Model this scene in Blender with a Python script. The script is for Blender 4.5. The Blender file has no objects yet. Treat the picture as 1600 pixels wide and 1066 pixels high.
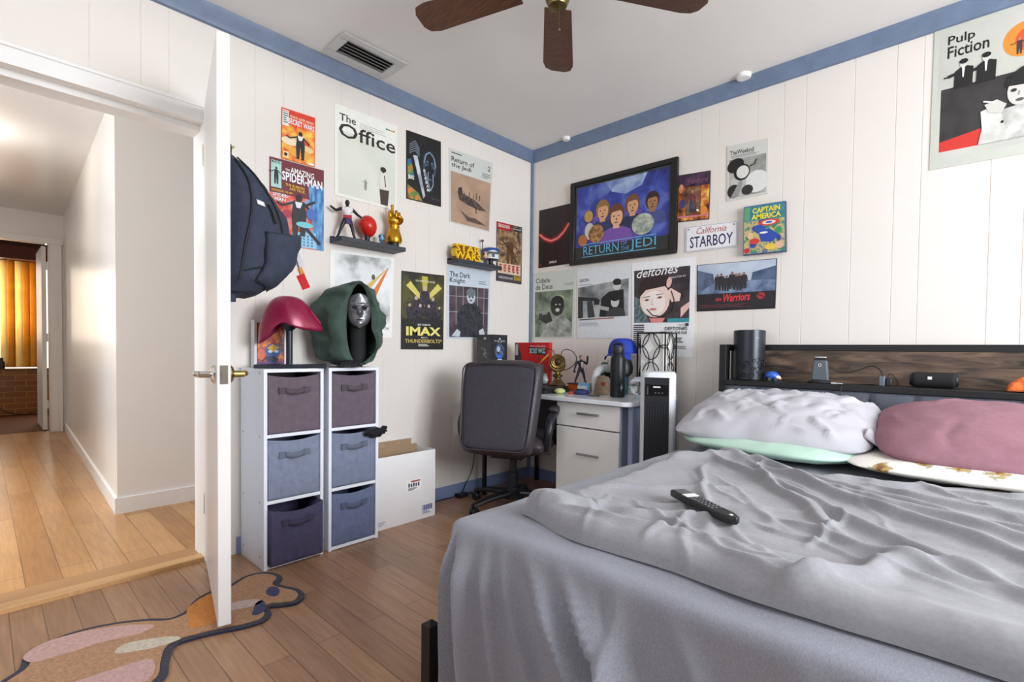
import bpy, bmesh, math, random
from mathutils import Vector, Matrix, noise as mnoise
random.seed(7)
PI = math.pi
S = bpy.context.scene
COL = S.collection

# ---------------------------------------------------------------- camera
CAM = Vector((2.4996, -2.8687, 0.96))
FOC, PPX, PPY = 781.27, 799.2, 566.7
YAW, PIT, ROL = math.radians(133.178), math.radians(-1.385), math.radians(0.654)
FW = Vector((math.cos(YAW)*math.cos(PIT), math.sin(YAW)*math.cos(PIT), math.sin(PIT)))
_r = Vector((math.sin(YAW), -math.cos(YAW), 0)); _u = _r.cross(FW)
RT = math.cos(ROL)*_r + math.sin(ROL)*_u
UP = -math.sin(ROL)*_r + math.cos(ROL)*_u
cd = bpy.data.cameras.new('camera'); cam = bpy.data.objects.new('camera', cd); COL.objects.link(cam)
cd.sensor_width = 36; cd.lens = FOC*36/1600
cd.shift_x = (800-PPX)/1600; cd.shift_y = (PPY-533)/1600
cd.clip_start = 0.02
cam.matrix_world = Matrix((( RT.x, UP.x, -FW.x, CAM.x), (RT.y, UP.y, -FW.y, CAM.y), (RT.z, UP.z, -FW.z, CAM.z), (0,0,0,1)))
S.camera = cam

def ray(px, py): return FW + (px-PPX)/FOC*RT - (py-PPY)/FOC*UP
def on(ax, px, py, v):            # where the sight line of a measured point meets the plane axis = v
    d = ray(px, py); t = (v-CAM[ax])/d[ax]; return CAM + d*t
def at_x(px, py, v=0.): return on(0, px, py, v)
def at_y(px, py, v=0.): return on(1, px, py, v)
def at_z(px, py, v=0.): return on(2, px, py, v)

# ---------------------------------------------------------------- light and exposure
S.view_settings.view_transform = 'Standard'; S.view_settings.look = 'None'
S.view_settings.gamma = 1.0; S.view_settings.exposure = -0.24
S.cycles.use_denoising = True
S.cycles.max_bounces = 10; S.cycles.diffuse_bounces = 6
S.cycles.sample_clamp_indirect = 8
W = bpy.data.worlds.new('sky'); S.world = W; W.use_nodes = True
bg = W.node_tree.nodes['Background']; bg.inputs[0].default_value = (0.75, 0.86, 1.0, 1); bg.inputs[1].default_value = 1.0
def area(name, loc, aim, sx, sy, power, col):
    l = bpy.data.lights.new(name, 'AREA'); l.shape = 'RECTANGLE'; l.size = sx; l.size_y = sy; l.energy = power; l.color = col
    o = bpy.data.objects.new(name, l); COL.objects.link(o); o.location = loc
    o.rotation_euler = (Vector(aim)-Vector(loc)).to_track_quat('-Z', 'Y').to_euler(); return o
XR, YB = 4.6, -3.95           # right wall, wall behind the camera
area('daylight_right_window', (XR+0.06, -1.42, 1.55), (1.2, -1.15, 0.7), 1.7, 1.35, 165, (0.92, 0.96, 1.0))
area('fill_light_rear', (1.6, YB-0.06, 1.55), (1.6, 0, 1.4), 2.4, 1.3, 17, (0.97, 0.98, 1.0))  # added fill from behind the camera; no known window there
area('fill_light_hall', (-0.55, -4.6, 1.5), (-0.6, -2.0, 1.1), 0.9, 1.6, 60, (0.93, 0.97, 1.0))  # added fill that brightens the hall; no window stands here
area('daylight_far_room', (-7.5, -2.6, 1.4), (-5, -2.6, 1.0), 1.6, 1.4, 72, (1.0, 0.95, 0.8))

# ---------------------------------------------------------------- materials
def lin(c):
    c = c/255.; return c/12.92 if c <= .04045 else ((c+.055)/1.055)**2.4
def L3(rgb): return (lin(rgb[0]), lin(rgb[1]), lin(rgb[2]), 1)
MC = {}
def M(name, rgb, rough=.6, metal=0., var=.08, scale=12., bump=0., bscale=60., spec=.5, stretch=None, sheen=0., trans=0., alpha=1.):
    if name in MC: return MC[name]
    m = bpy.data.materials.new(name); MC[name] = m; m.use_nodes = True
    nt = m.node_tree; b = nt.nodes['Principled BSDF']
    b.inputs['Roughness'].default_value = rough; b.inputs['Metallic'].default_value = metal
    b.inputs['Specular IOR Level'].default_value = spec
    if sheen: b.inputs['Sheen Weight'].default_value = sheen
    if trans: b.inputs['Transmission Weight'].default_value = trans
    c = L3(rgb)
    tc = nt.nodes.new('ShaderNodeTexCoord'); src = tc.outputs['Object']
    if stretch:
        mp = nt.nodes.new('ShaderNodeMapping'); mp.inputs['Scale'].default_value = stretch
        nt.links.new(src, mp.inputs['Vector']); src = mp.outputs['Vector']
    n = nt.nodes.new('ShaderNodeTexNoise'); n.inputs['Scale'].default_value = scale; n.inputs['Detail'].default_value = 4
    nt.links.new(src, n.inputs['Vector'])
    r = nt.nodes.new('ShaderNodeValToRGB'); r.color_ramp.elements[0].position = .3; r.color_ramp.elements[1].position = .7
    r.color_ramp.elements[0].color = (c[0]*(1-var), c[1]*(1-var), c[2]*(1-var), 1)
    r.color_ramp.elements[1].color = (min(1, c[0]*(1+var)), min(1, c[1]*(1+var)), min(1, c[2]*(1+var)), 1)
    nt.links.new(n.outputs['Fac'], r.inputs['Fac']); nt.links.new(r.outputs['Color'], b.inputs['Base Color'])
    if bump:
        n2 = nt.nodes.new('ShaderNodeTexNoise'); n2.inputs['Scale'].default_value = bscale; n2.inputs['Detail'].default_value = 3
        nt.links.new(src, n2.inputs['Vector'])
        bp = nt.nodes.new('ShaderNodeBump'); bp.inputs['Strength'].default_value = bump; bp.inputs['Distance'].default_value = .01
        nt.links.new(n2.outputs['Fac'], bp.inputs['Height']); nt.links.new(bp.outputs['Normal'], b.inputs['Normal'])
    return m
def P(rgb):                       # printed ink
    return M('ink_%d_%d_%d' % tuple(rgb), rgb, .45, 0, .03, 40)
def PH(name, c1, c2, c3=None, scale=30, rough=.45, dist=0., stretch=None, contrast=(.36, .64)):   # mottled two or three ink picture
    key = 'print_'+name
    if key in MC: return MC[key]
    m = bpy.data.materials.new(key); MC[key] = m; m.use_nodes = True; nt = m.node_tree; b = nt.nodes['Principled BSDF']
    b.inputs['Roughness'].default_value = rough
    tc = nt.nodes.new('ShaderNodeTexCoord'); src = tc.outputs['Object']
    if stretch:
        mp = nt.nodes.new('ShaderNodeMapping'); mp.inputs['Scale'].default_value = stretch
        nt.links.new(src, mp.inputs['Vector']); src = mp.outputs['Vector']
    n = nt.nodes.new('ShaderNodeTexNoise'); n.inputs['Scale'].default_value = scale; n.inputs['Detail'].default_value = 5; n.inputs['Distortion'].default_value = dist
    nt.links.new(src, n.inputs['Vector'])
    r = nt.nodes.new('ShaderNodeValToRGB'); e = r.color_ramp.elements
    e[0].position, e[1].position = contrast; e[0].color = L3(c1); e[1].color = L3(c3 or c2)
    if c3: k = e.new(sum(contrast)/2); k.color = L3(c2)
    nt.links.new(n.outputs['Fac'], r.inputs['Fac']); nt.links.new(r.outputs['Color'], b.inputs['Base Color'])
    return m
def wood_floor(name, c1, c2, cm, row, length, rough):
    m = bpy.data.materials.new(name); m.use_nodes = True; nt = m.node_tree; b = nt.nodes['Principled BSDF']
    g = nt.nodes.new('ShaderNodeNewGeometry')
    br = nt.nodes.new('ShaderNodeTexBrick'); br.inputs['Scale'].default_value = 1; br.inputs['Brick Width'].default_value = length
    br.inputs['Row Height'].default_value = row; br.inputs['Mortar Size'].default_value = .0012; br.inputs['Mortar Smooth'].default_value = .1
    br.inputs['Bias'].default_value = 0; br.offset = .37; br.inputs['Color1'].default_value = L3(c1); br.inputs['Color2'].default_value = L3(c2); br.inputs['Mortar'].default_value = L3(cm)
    nt.links.new(g.outputs['Position'], br.inputs['Vector'])
    mp = nt.nodes.new('ShaderNodeMapping'); mp.inputs['Scale'].default_value = (1.6, 22, 1); nt.links.new(g.outputs['Position'], mp.inputs['Vector'])
    n = nt.nodes.new('ShaderNodeTexNoise'); n.inputs['Scale'].default_value = 3.2; n.inputs['Detail'].default_value = 7; n.inputs['Distortion'].default_value = .6
    nt.links.new(mp.outputs['Vector'], n.inputs['Vector'])
    r = nt.nodes.new('ShaderNodeValToRGB'); r.color_ramp.elements[0].position = .3; r.color_ramp.elements[1].position = .72
    r.color_ramp.elements[0].color = (.78, .75, .70, 1); r.color_ramp.elements[1].color = (1.06, 1.05, 1.04, 1); nt.links.new(n.outputs['Fac'], r.inputs['Fac'])
    n3 = nt.nodes.new('ShaderNodeTexNoise'); n3.inputs['Scale'].default_value = 2.3; n3.inputs['Detail'].default_value = 3; nt.links.new(g.outputs['Position'], n3.inputs['Vector'])
    r3 = nt.nodes.new('ShaderNodeValToRGB'); r3.color_ramp.elements[0].color = (.85, .83, .80, 1); r3.color_ramp.elements[1].color = (1.08, 1.08, 1.08, 1); nt.links.new(n3.outputs['Fac'], r3.inputs['Fac'])
    x1 = nt.nodes.new('ShaderNodeMix'); x1.data_type = 'RGBA'; x1.blend_type = 'MULTIPLY'; x1.inputs['Factor'].default_value = 1
    nt.links.new(br.outputs['Color'], x1.inputs['A']); nt.links.new(r.outputs['Color'], x1.inputs['B'])
    x2 = nt.nodes.new('ShaderNodeMix'); x2.data_type = 'RGBA'; x2.blend_type = 'MULTIPLY'; x2.inputs['Factor'].default_value = 1
    nt.links.new(x1.outputs['Result'], x2.inputs['A']); nt.links.new(r3.outputs['Color'], x2.inputs['B'])
    nt.links.new(x2.outputs['Result'], b.inputs['Base Color']); b.inputs['Roughness'].default_value = rough
    bp = nt.nodes.new('ShaderNodeBump'); bp.inputs['Strength'].default_value = .25; bp.inputs['Distance'].default_value = .004; bp.invert = True
    nt.links.new(br.outputs['Fac'], bp.inputs['Height']); nt.links.new(bp.outputs['Normal'], b.inputs['Normal'])
    return m

# ---------------------------------------------------------------- mesh builder
class MB:
    def __init__(s): s.v = []; s.f = []; s.fm = []; s.mats = []
    def mi(s, m):
        if m not in s.mats: s.mats.append(m)
        return s.mats.index(m)
    def add(s, vs, fs, m):
        k = len(s.v); s.v += [Vector(q) for q in vs]; i = s.mi(m)
        for f in fs: s.f.append([k+a for a in f]); s.fm.append(i)
        return s
    def box(s, lo, hi, m, mat=None):
        x0, y0, z0 = lo; x1, y1, z1 = hi
        vs = [Vector(q) for q in ((x0,y0,z0),(x1,y0,z0),(x1,y1,z0),(x0,y1,z0),(x0,y0,z1),(x1,y0,z1),(x1,y1,z1),(x0,y1,z1))]
        if mat: vs = [mat @ q for q in vs]
        return s.add(vs, [(0,3,2,1),(4,5,6,7),(0,1,5,4),(1,2,6,5),(2,3,7,6),(3,0,4,7)], m)
    def tube(s, pts, r, m, n=8, closed=False, flat=1.):
        pts = [Vector(p) for p in pts]; N = len(pts); rr = r if isinstance(r, (list, tuple)) else [r]*N
        vs = []; fs = []; up = None
        for i, p in enumerate(pts):
            a = pts[i-1] if (i > 0 or closed) else pts[i]; b = pts[(i+1) % N] if (i < N-1 or closed) else pts[i]
            t = (b-a).normalized() if (b-a).length > 1e-9 else Vector((0,0,1))
            if up is None: up = Vector((0,0,1)) if abs(t.z) < .9 else Vector((1,0,0))
            sd = t.cross(up); sd = sd.normalized() if sd.length > 1e-6 else Vector((1,0,0))
            up = sd.cross(t).normalized()
            for k in range(n):
                an = 2*PI*k/n; vs.append(p + (sd*math.cos(an) + up*math.sin(an)*flat)*rr[i])
        for i in range(N if closed else N-1):
            j = (i+1) % N
            for k in range(n): fs.append((i*n+k, i*n+(k+1) % n, j*n+(k+1) % n, j*n+k))
        if not closed: fs.append(tuple(range(n-1, -1, -1))); fs.append(tuple((N-1)*n+k for k in range(n)))
        return s.add(vs, fs, m)
    def lathe(s, prof, m, c=(0,0,0), n=24, mat=None, cap=True):
        c = Vector(c); vs = []; fs = []
        for r, z in prof:
            for k in range(n):
                a = 2*PI*k/n; q = Vector((r*math.cos(a), r*math.sin(a), z)); vs.append((mat @ q if mat else q)+c)
        for i in range(len(prof)-1):
            for k in range(n): fs.append((i*n+k, i*n+(k+1) % n, (i+1)*n+(k+1) % n, (i+1)*n+k))
        if cap: fs.append(tuple(range(n-1, -1, -1))); fs.append(tuple((len(prof)-1)*n+k for k in range(n)))
        return s.add(vs, fs, m)
    def ell(s, c, r, m, nu=16, nv=10, mat=None):
        c = Vector(c); r = r if isinstance(r, (list, tuple)) else (r,r,r); vs = []; fs = []
        for i in range(nv+1):
            th = PI*i/nv
            for k in range(nu):
                a = 2*PI*k/nu; q = Vector((r[0]*math.sin(th)*math.cos(a), r[1]*math.sin(th)*math.sin(a), r[2]*math.cos(th)))
                vs.append((mat @ q if mat else q)+c)
        for i in range(nv):
            for k in range(nu): fs.append((i*nu+k, (i+1)*nu+k, (i+1)*nu+(k+1) % nu, i*nu+(k+1) % nu))
        return s.add(vs, fs, m)
    def prism(s, poly, m, lift):     # lift(a, b, h) -> world, poly extruded h 0..1
        n = len(poly); vs = [lift(a, b, 0) for a, b in poly] + [lift(a, b, 1) for a, b in poly]
        fs = [tuple(range(n-1, -1, -1)), tuple(range(n, 2*n))] + [(i, (i+1) % n, n+(i+1) % n, n+i) for i in range(n)]
        return s.add(vs, fs, m)
    def grid(s, fn, nu, nv, m, wrapu=False):
        vs = [fn(i/(nu if wrapu else nu-1), j/(nv-1)) for j in range(nv) for i in range(nu)]
        fs = []
        for j in range(nv-1):
            for i in range(nu if wrapu else nu-1):
                a = j*nu+i; b = j*nu+(i+1) % nu; fs.append((a, b, b+nu, a+nu))
        return s.add(vs, fs, m)
    def build(s, name, parent=None, loc=None, smooth=True, ang=35, bevel=0., seg=2, fix=True, sub=0, solid=0., at=None):
        me = bpy.data.meshes.new(name)
        o0 = Vector(loc) if loc is not None else (parent.location.copy() if (parent and parent.get('_w')) else Vector((0,0,0)))
        me.from_pydata([q-o0 for q in s.v], [], s.f); me.update()
        for m in s.mats: me.materials.append(m)
        for p, i in zip(me.polygons, s.fm): p.material_index = i
        if fix:
            bm = bmesh.new(); bm.from_mesh(me); bmesh.ops.remove_doubles(bm, verts=bm.verts, dist=1e-6)
            bmesh.ops.recalc_face_normals(bm, faces=bm.faces); bm.to_mesh(me); bm.free()
        if smooth:
            for p in me.polygons: p.use_smooth = True
            me.set_sharp_from_angle(angle=math.radians(ang))
        o = bpy.data.objects.new(name, me); COL.objects.link(o)
        if parent:
            o.parent = parent
            if parent.type == 'MESH' and not parent.get('_w'): pass
            if loc is not None: o.location = Vector(loc) - (parent.location if parent.get('_w') else Vector((0,0,0)))
        elif at is not None: o.location = at
        elif loc is not None: o.location = loc
        if solid:
            d = o.modifiers.new('thick', 'SOLIDIFY'); d.thickness = solid; d.offset = 0
        if bevel:
            d = o.modifiers.new('bevel', 'BEVEL'); d.width = bevel; d.segments = seg; d.limit_method = 'ANGLE'; d.angle_limit = math.radians(40)
            if smooth: d.harden_normals = False
        if sub:
            d = o.modifiers.new('sub', 'SUBSURF'); d.levels = sub; d.render_levels = sub
        return o
ROOTS = []
def thing(name, label, cat, loc=(0,0,0), rotz=0, group=None, kind=None, world=False):
    """Empty at a thing's base.  world=True: its parts are written in room coordinates."""
    o = bpy.data.objects.new(name, None); COL.objects.link(o); o.location = loc; o.rotation_euler = (0,0,rotz); o.empty_display_size = .05
    o['label'] = label; o['category'] = cat
    if group: o['group'] = group
    if kind: o['kind'] = kind
    if world: o['_w'] = 1
    ROOTS.append(o); return o
def tag(o, label, cat, group=None, kind=None):
    o['label'] = label; o['category'] = cat
    if group: o['group'] = group
    if kind: o['kind'] = kind
    return o
def sub(mb, name, part, **k):       # a sub-part of a part built in the same frame
    gp = part.parent
    o0 = gp.location.copy() if (gp and gp.get('_w')) else Vector((0,0,0))
    o = mb.build(name, None, loc=o0, **k); o.location = (0,0,0); o.parent = part; return o
def struct(name, mb, **k):
    o = mb.build(name, **k); o['kind'] = 'structure'; return o
def Rz(a): return Matrix.Rotation(a, 4, 'Z')
def nz(x, y, z=0.): return mnoise.noise(Vector((x, y, z)))
def smooth01(t): t = max(0., min(1., t)); return t*t*(3-2*t)
def catmull(pts, k=6):
    out = []; n = len(pts)
    for i in range(n):
        p0, p1, p2, p3 = [Vector((*pts[(i+d) % n][:2], 0)) for d in (-1, 0, 1, 2)]
        for j in range(k):
            t = j/k; q = .5*((2*p1)+(-p0+p2)*t+(2*p0-5*p1+4*p2-p3)*t*t+(-p0+3*p1-3*p2+p3)*t*t*t); out.append((q.x, q.y))
    return out
def spline(pts, k=8):
    pts = [Vector(p) for p in pts]; out = []; n = len(pts)
    for i in range(n-1):
        p0 = pts[max(i-1, 0)]; p1 = pts[i]; p2 = pts[i+1]; p3 = pts[min(i+2, n-1)]
        for j in range(k):
            t = j/k; out.append(.5*((2*p1)+(-p0+p2)*t+(2*p0-5*p1+4*p2-p3)*t*t+(-p0+3*p1-3*p2+p3)*t*t*t))
    out.append(pts[-1]); return out

# ================================================================ THE SETTING
wall_m = M('painted_panelling', (231, 225, 218), .5, 0, .012, 3, .04, 40)
ceil_m = M('ceiling_paint', (232, 231, 229), .8, 0, .02, 2.5, .12, 25)
white_m = M('white_gloss_trim', (238, 237, 235), .35, 0, .012, 5)
blue_m = M('blue_trim_paint', (108, 126, 152), .45, 0, .10, 18)
bluebase_m = M('blue_baseboard_paint', (126, 142, 180), .45, 0, .08, 14)
hallwall_m = M('hall_wall_gloss', (238, 236, 233), .25, 0, .012, 2.5, .05, 30)
floor_m = wood_floor('laminate_room', (182, 143, 112), (162, 126, 99), (98, 72, 56), .085, .95, .33)
hall_floor_m = wood_floor('laminate_hall', (210, 162, 108), (180, 131, 82), (92, 60, 36), .11, 1.0, .28)
dark_m = M('black_gap', (14, 14, 16), .8)

struct('floor', MB().box((-.02, YB, -.05), (XR, .0, 0), floor_m), smooth=False)
struct('floor_hall', MB().box((-5.1, -6, -.05), (-.15, 0, 0), hall_floor_m), smooth=False)
th = MB(); tm1 = M('threshold_dark_oak', (178, 134, 88), .4, 0, .12, 30, stretch=(30, 2, 1)); tm2 = M('threshold_light_oak', (208, 164, 112), .4, 0, .10, 30, stretch=(30, 2, 1))
th.box((-.20, -3.2, -.03), (-.075, -2.06, .012), tm1); th.box((-.075, -3.2, -.03), (-.016, -2.13, .02), tm2)
struct('trim_threshold', th, bevel=.004)
struct('ceiling', MB().box((0, YB, 2.44), (XR, 0, 2.5), ceil_m), smooth=False)

def grooved(axis, a0, a1, z0, z1, m, seed, flip=1):
    """sheet panelling with V grooves cut at irregular spacing; axis 0: wall at x=0 running in y, axis 1: wall at y=0 running in x"""
    rnd = [.10, .205, .13, .10, .205, .16, .095, .225]; a = min(a0, a1); prof = []; k = seed
    end = max(a0, a1); prof.append((a, 0))
    g = a + .07*(seed+1)
    while g < end-.01:
        prof += [(g-.002, 0), (g-.0005, -.0022), (g+.0005, -.0022), (g+.002, 0)]; g += rnd[k % 8]; k += 1
    prof.append((end, 0)); mb = MB(); vs = []; fs = []
    for t, d in prof:
        for z in (z0, z1): vs.append((d, t, z) if axis == 0 else (t, -d, z))
    for i in range(len(prof)-1): fs.append((2*i, 2*i+2, 2*i+3, 2*i+1))
    return mb.add(vs, fs, m)
wl = grooved(0, -2.185, 0, 0, 2.44, wall_m, 2)
wl2 = grooved(0, -2.99, -2.185, 2.0, 2.44, wall_m, 5); wl.add(wl2.v, wl2.f, wall_m)
wl3 = grooved(0, YB, -2.99, 0, 2.44, wall_m, 1); wl.add(wl3.v, wl3.f, wall_m)
wl.box((-.15, -2.17, 0), (-.008, 0, 2.44), wall_m).box((-.15, YB, 0), (-.008, -2.99, 2.44), wall_m).box((-.15, -2.99, 1.95), (-.008, -2.17, 2.44), wall_m)
struct('wall_left', wl, smooth=False, fix=False)
wb = grooved(1, 0, XR, 0, 2.44, wall_m, 0); wb.box((-.15, .008, 0), (XR+.1, .12, 2.44), wall_m)
struct('wall_back', wb, smooth=False, fix=False)
wr = MB(); wrm = M('side_wall_grey', (168, 160, 150), .7, 0, .03, 3)  # unseen wall, its paint toned down to cut bounce light
wr.box((XR, YB, 0), (XR+.1, 0, .85), wrm).box((XR, YB, 2.25), (XR+.1, 0, 2.44), wrm).box((XR, YB, .85), (XR+.1, -2.31, 2.25), wrm).box((XR, -.53, .85), (XR+.1, 0, 2.25), wrm)
struct('wall_right', wr, smooth=False)
wf = MB(); wfm = M('rear_wall_taupe', (120, 112, 104), .7, 0, .03, 3)  # unseen wall, darkened to keep bounce light off the bed foot
wf.box((-.15, YB-.1, 0), (XR+.1, YB, .88), wfm).box((-.15, YB-.1, 2.22), (XR+.1, YB, 2.44), wfm).box((-.15, YB-.1, .88), (.38, YB, 2.22), wfm).box((2.82, YB-.1, .88), (XR+.1, YB, 2.22), wfm)
struct('wall_front', wf, smooth=False)
wn = MB(); x0 = XR-.015
for a, b in (((x0, -2.35, .81), (XR+.02, -.49, .85)), ((x0, -2.35, 2.25), (XR+.02, -.49, 2.29)), ((x0, -2.35, .85), (XR+.02, -2.31, 2.25)), ((x0, -.53, .85), (XR+.02, -.49, 2.25)), ((XR+.01, -1.44, .85), (XR+.03, -1.41, 2.25))): wn.box(a, b, white_m)
struct('window_1', wn, smooth=False)
wn = MB()
for a, b in (((.34, YB-.02, .84), (2.86, YB+.015, .88)), ((.34, YB-.02, 2.22), (2.86, YB+.015, 2.26)), ((.34, YB-.02, .88), (.38, YB+.015, 2.22)), ((2.82, YB-.02, .88), (2.86, YB+.015, 2.22)), ((1.58, YB-.03, .88), (1.62, YB-.01, 2.22))): wn.box(a, b, white_m)
struct('window_added_rear', wn, smooth=False)  # unseen window frame, added to go with the rear fill light
# crown, corner strip, baseboards
def crown(axis, a0, a1):
    mb = MB(); prof = [(0, 2.368), (.014, 2.372), (.022, 2.392), (.046, 2.424), (.052, 2.44), (0, 2.44)]
    return mb.prism([(d, z) for d, z in prof], blue_m, (lambda d, z, h: Vector((d, a0+(a1-a0)*h, z))) if axis == 0 else (lambda d, z, h: Vector((a0+(a1-a0)*h, -d, z))))
struct('trim_1', crown(0, YB, 0), ang=20); struct('trim_2', crown(1, 0, XR), ang=20)
struct('trim_3', MB().box((0, -.018, .08), (.018, 0, 2.40), blue_m), bevel=.004)
struct('baseboard_left', MB().box((0, -2.06, 0), (.012, 0, .08), bluebase_m), bevel=.003)
struct('baseboard_back', MB().box((.012, -.012, 0), (XR, 0, .08), bluebase_m), bevel=.003)
# doorway lining and casing
dj = MB()
dj.box((-.16, -2.995, 1.945), (.004, -2.165, 1.975), white_m).box((-.16, -2.185, 0), (.004, -2.165, 1.975), white_m).box((-.16, -2.995, 0), (.004, -2.975, 1.975), white_m)
dj.box((-.158, -2.99, 1.918), (-.06, -2.17, 1.946), white_m)
dj.box((.0, -3.06, 1.935), (.014, -2.10, 2.01), white_m).box((.014, -3.06, 1.995), (.02, -2.10, 2.01), white_m).box((0, -2.175, 0), (.014, -2.10, 1.935), white_m).box((0, -3.06, 0), (.014, -2.985, 1.935), white_m)
struct('trim_door_casing', dj, bevel=.003)

# ---- hall beyond the doorway
struct('ceiling_hall', MB().box((-5.1, -6, 2.40), (-.15, 0, 2.46), M('hall_ceiling_gloss', (226, 225, 224), .3, 0, .02, 3, .15, 6)), smooth=False)
hw = MB()
cA, cB = Vector((-1.08, -2.335, 0)), Vector((-5.02, -2.205, 0))
hw.add([cA, (-1.08, 0, 0), (-1.08, 0, 2.4), cA+Vector((0,0,2.4))], [(0,1,2,3)], hallwall_m)
hw.add([cB, cA, cA+Vector((0,0,2.4)), cB+Vector((0,0,2.4))], [(0,1,2,3)], hallwall_m)
hw.add([(-1.08, 0, 0), (-1.2, 0, 0), (-1.2, 0, 2.4), (-1.08, 0, 2.4)], [(0,1,2,3)], hallwall_m)
struct('wall_hall_right', hw, smooth=False, fix=False)
struct('wall_hall_left', MB().box((-5.1, -3.75, 0), (-1.3, -3.65, 2.4), hallwall_m).box((-1.3, -3.75, 0), (-1.2, -3.65, 2.4), hallwall_m), smooth=False)
we = MB().box((-5.12, -3.65, 2.085), (-5.0, -2.15, 2.4), hallwall_m).box((-5.12, -2.30, 0), (-5.0, -2.15, 2.085), hallwall_m).box((-5.12, -3.65, 0), (-5.0, -3.15, 2.085), hallwall_m)
struct('wall_hall_end', we, smooth=False)
hc = MB().box((-5.0, -3.2, 2.07), (-4.975, -2.21, 2.14), white_m).box((-5.0, -2.325, 0), (-4.975, -2.225, 2.07), white_m).box((-4.975, -2.26, 0), (-4.965, -2.228, 2.07), white_m).box((-5.12, -2.335, 0), (-5.0, -2.30, 2.085), white_m).box((-5.12, -3.15, 2.075), (-5.0, -2.30, 2.10), white_m)
struct('trim_hall_door', hc, bevel=.004)
bbm = M('white_baseboard', (240, 240, 240), .35, 0, .01)
dirH = (cB-cA).normalized(); nH = Vector((dirH.y, -dirH.x, 0)); nH = nH if nH.y < 0 else -nH
hb = MB(); q = [cA+Vector((.012, 0, 0))+nH*.012, cB+nH*.012]; q2 = [cA, cB]
hb.add([q[0], q[1], q[1]+Vector((0,0,.085)), q[0]+Vector((0,0,.085)), q2[0], q2[1], q2[1]+Vector((0,0,.095)), q2[0]+Vector((0,0,.095))], [(0,1,2,3), (3,2,6,7), (0,3,7,4)], bbm)
hb.box((-1.08, -2.347, 0), (-1.068, 0, .09), bbm)
struct('baseboard_hall', hb, smooth=False)
# switch plate on the long hall wall and the seam of the panel next to it
gm = MB()
for za, zb in ((1.47, 2.02),):
    p = cA + dirH*2.03; a = p+nH*.001
    gm.add([a+Vector((0,0,za)), a+dirH*.006+Vector((0,0,za)), a+dirH*.006+nH*.006+Vector((0,0,zb)), a+nH*.006+Vector((0,0,zb))], [(0,1,2,3)], dark_m)
struct('trim_wall_seam', gm, smooth=False, fix=False)
# far room seen through the second doorway
brick_m = bpy.data.materials.new('glazed_brick'); brick_m.use_nodes = True
_nt = brick_m.node_tree; _b = _nt.nodes['Principled BSDF']; _g = _nt.nodes.new('ShaderNodeNewGeometry'); _mp = _nt.nodes.new('ShaderNodeMapping'); _mp.inputs['Rotation'].default_value = (PI/2, 0, PI/2)
_sx = _nt.nodes.new('ShaderNodeSeparateXYZ'); _cx = _nt.nodes.new('ShaderNodeCombineXYZ')
_nt.links.new(_g.outputs['Position'], _sx.inputs[0]); _nt.links.new(_sx.outputs['Y'], _cx.inputs['X']); _nt.links.new(_sx.outputs['Z'], _cx.inputs['Y'])
_br = _nt.nodes.new('ShaderNodeTexBrick'); _br.inputs['Scale'].default_value = 1; _br.inputs['Brick Width'].default_value = .22; _br.inputs['Row Height'].default_value = .078; _br.inputs['Mortar Size'].default_value = .004
_br.inputs['Color1'].default_value = L3((160, 98, 30)); _br.inputs['Color2'].default_value = L3((140, 82, 24)); _br.inputs['Mortar'].default_value = L3((196, 142, 60))
_nt.links.new(_cx.outputs[0], _br.inputs['Vector']); _nt.links.new(_br.outputs['Color'], _b.inputs['Base Color']); _b.inputs['Roughness'].default_value = .35
brown_m = M('brown_boards', (104, 52, 22), .5, 0, .15, 8, stretch=(1, 12, 1))
struct('floor_far_room', MB().box((-7.6, -5, -.05), (-5.1, -1, 0.0), M('far_carpet', (104, 62, 26), .9, 0, .2, 30, .2, 120)), smooth=False)
struct('wall_far_brick', MB().box((-7.3, -5, 0), (-7.18, -1.2, .615), brick_m).box((-7.32, -5, .615), (-7.14, -1.2, .632), M('brick_sill', (120, 78, 36), .5)), smooth=False)
struct('ceiling_far_room', MB().box((-7.6, -5, 2.42), (-5.12, -1, 2.48), brown_m).box((-7.2, -5, 2.12), (-7.0, -1.2, 2.30), brown_m).box((-7.3, -5, 2.3), (-7.15, -1.2, 2.44), brown_m), smooth=False)
struct('wall_far_right', MB().box((-7.6, -1.3, 0), (-5.12, -1.2, 2.44), brown_m), smooth=False)
struct('wall_far_left', MB().box((-7.6, -5.1, 0), (-5.12, -5.0, 2.44), brown_m), smooth=False)
win = bpy.data.materials.new('bright_window_daylight'); win.use_nodes = True
_n = win.node_tree; _e = _n.nodes.new('ShaderNodeEmission'); _e.inputs[0].default_value = (1, .93, .78, 1); _e.inputs[1].default_value = 1.6
_n.links.new(_e.outputs[0], _n.nodes['Material Output'].inputs[0])
struct('window_3', MB().box((-7.60, -5, .6), (-7.56, -1.2, 2.3), win), smooth=False)
bl = thing('vertical_blinds', 'golden vertical slat blinds covering the far window above the brick ledge', 'blinds', (-7.22, -2.6, .63), world=True)
blm = M('golden_slat_fabric', (198, 148, 62), .7, 0, .12, 5, trans=0)
blm2 = M('pale_slat_fabric', (238, 214, 160), .7, 0, .08, 5)
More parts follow.
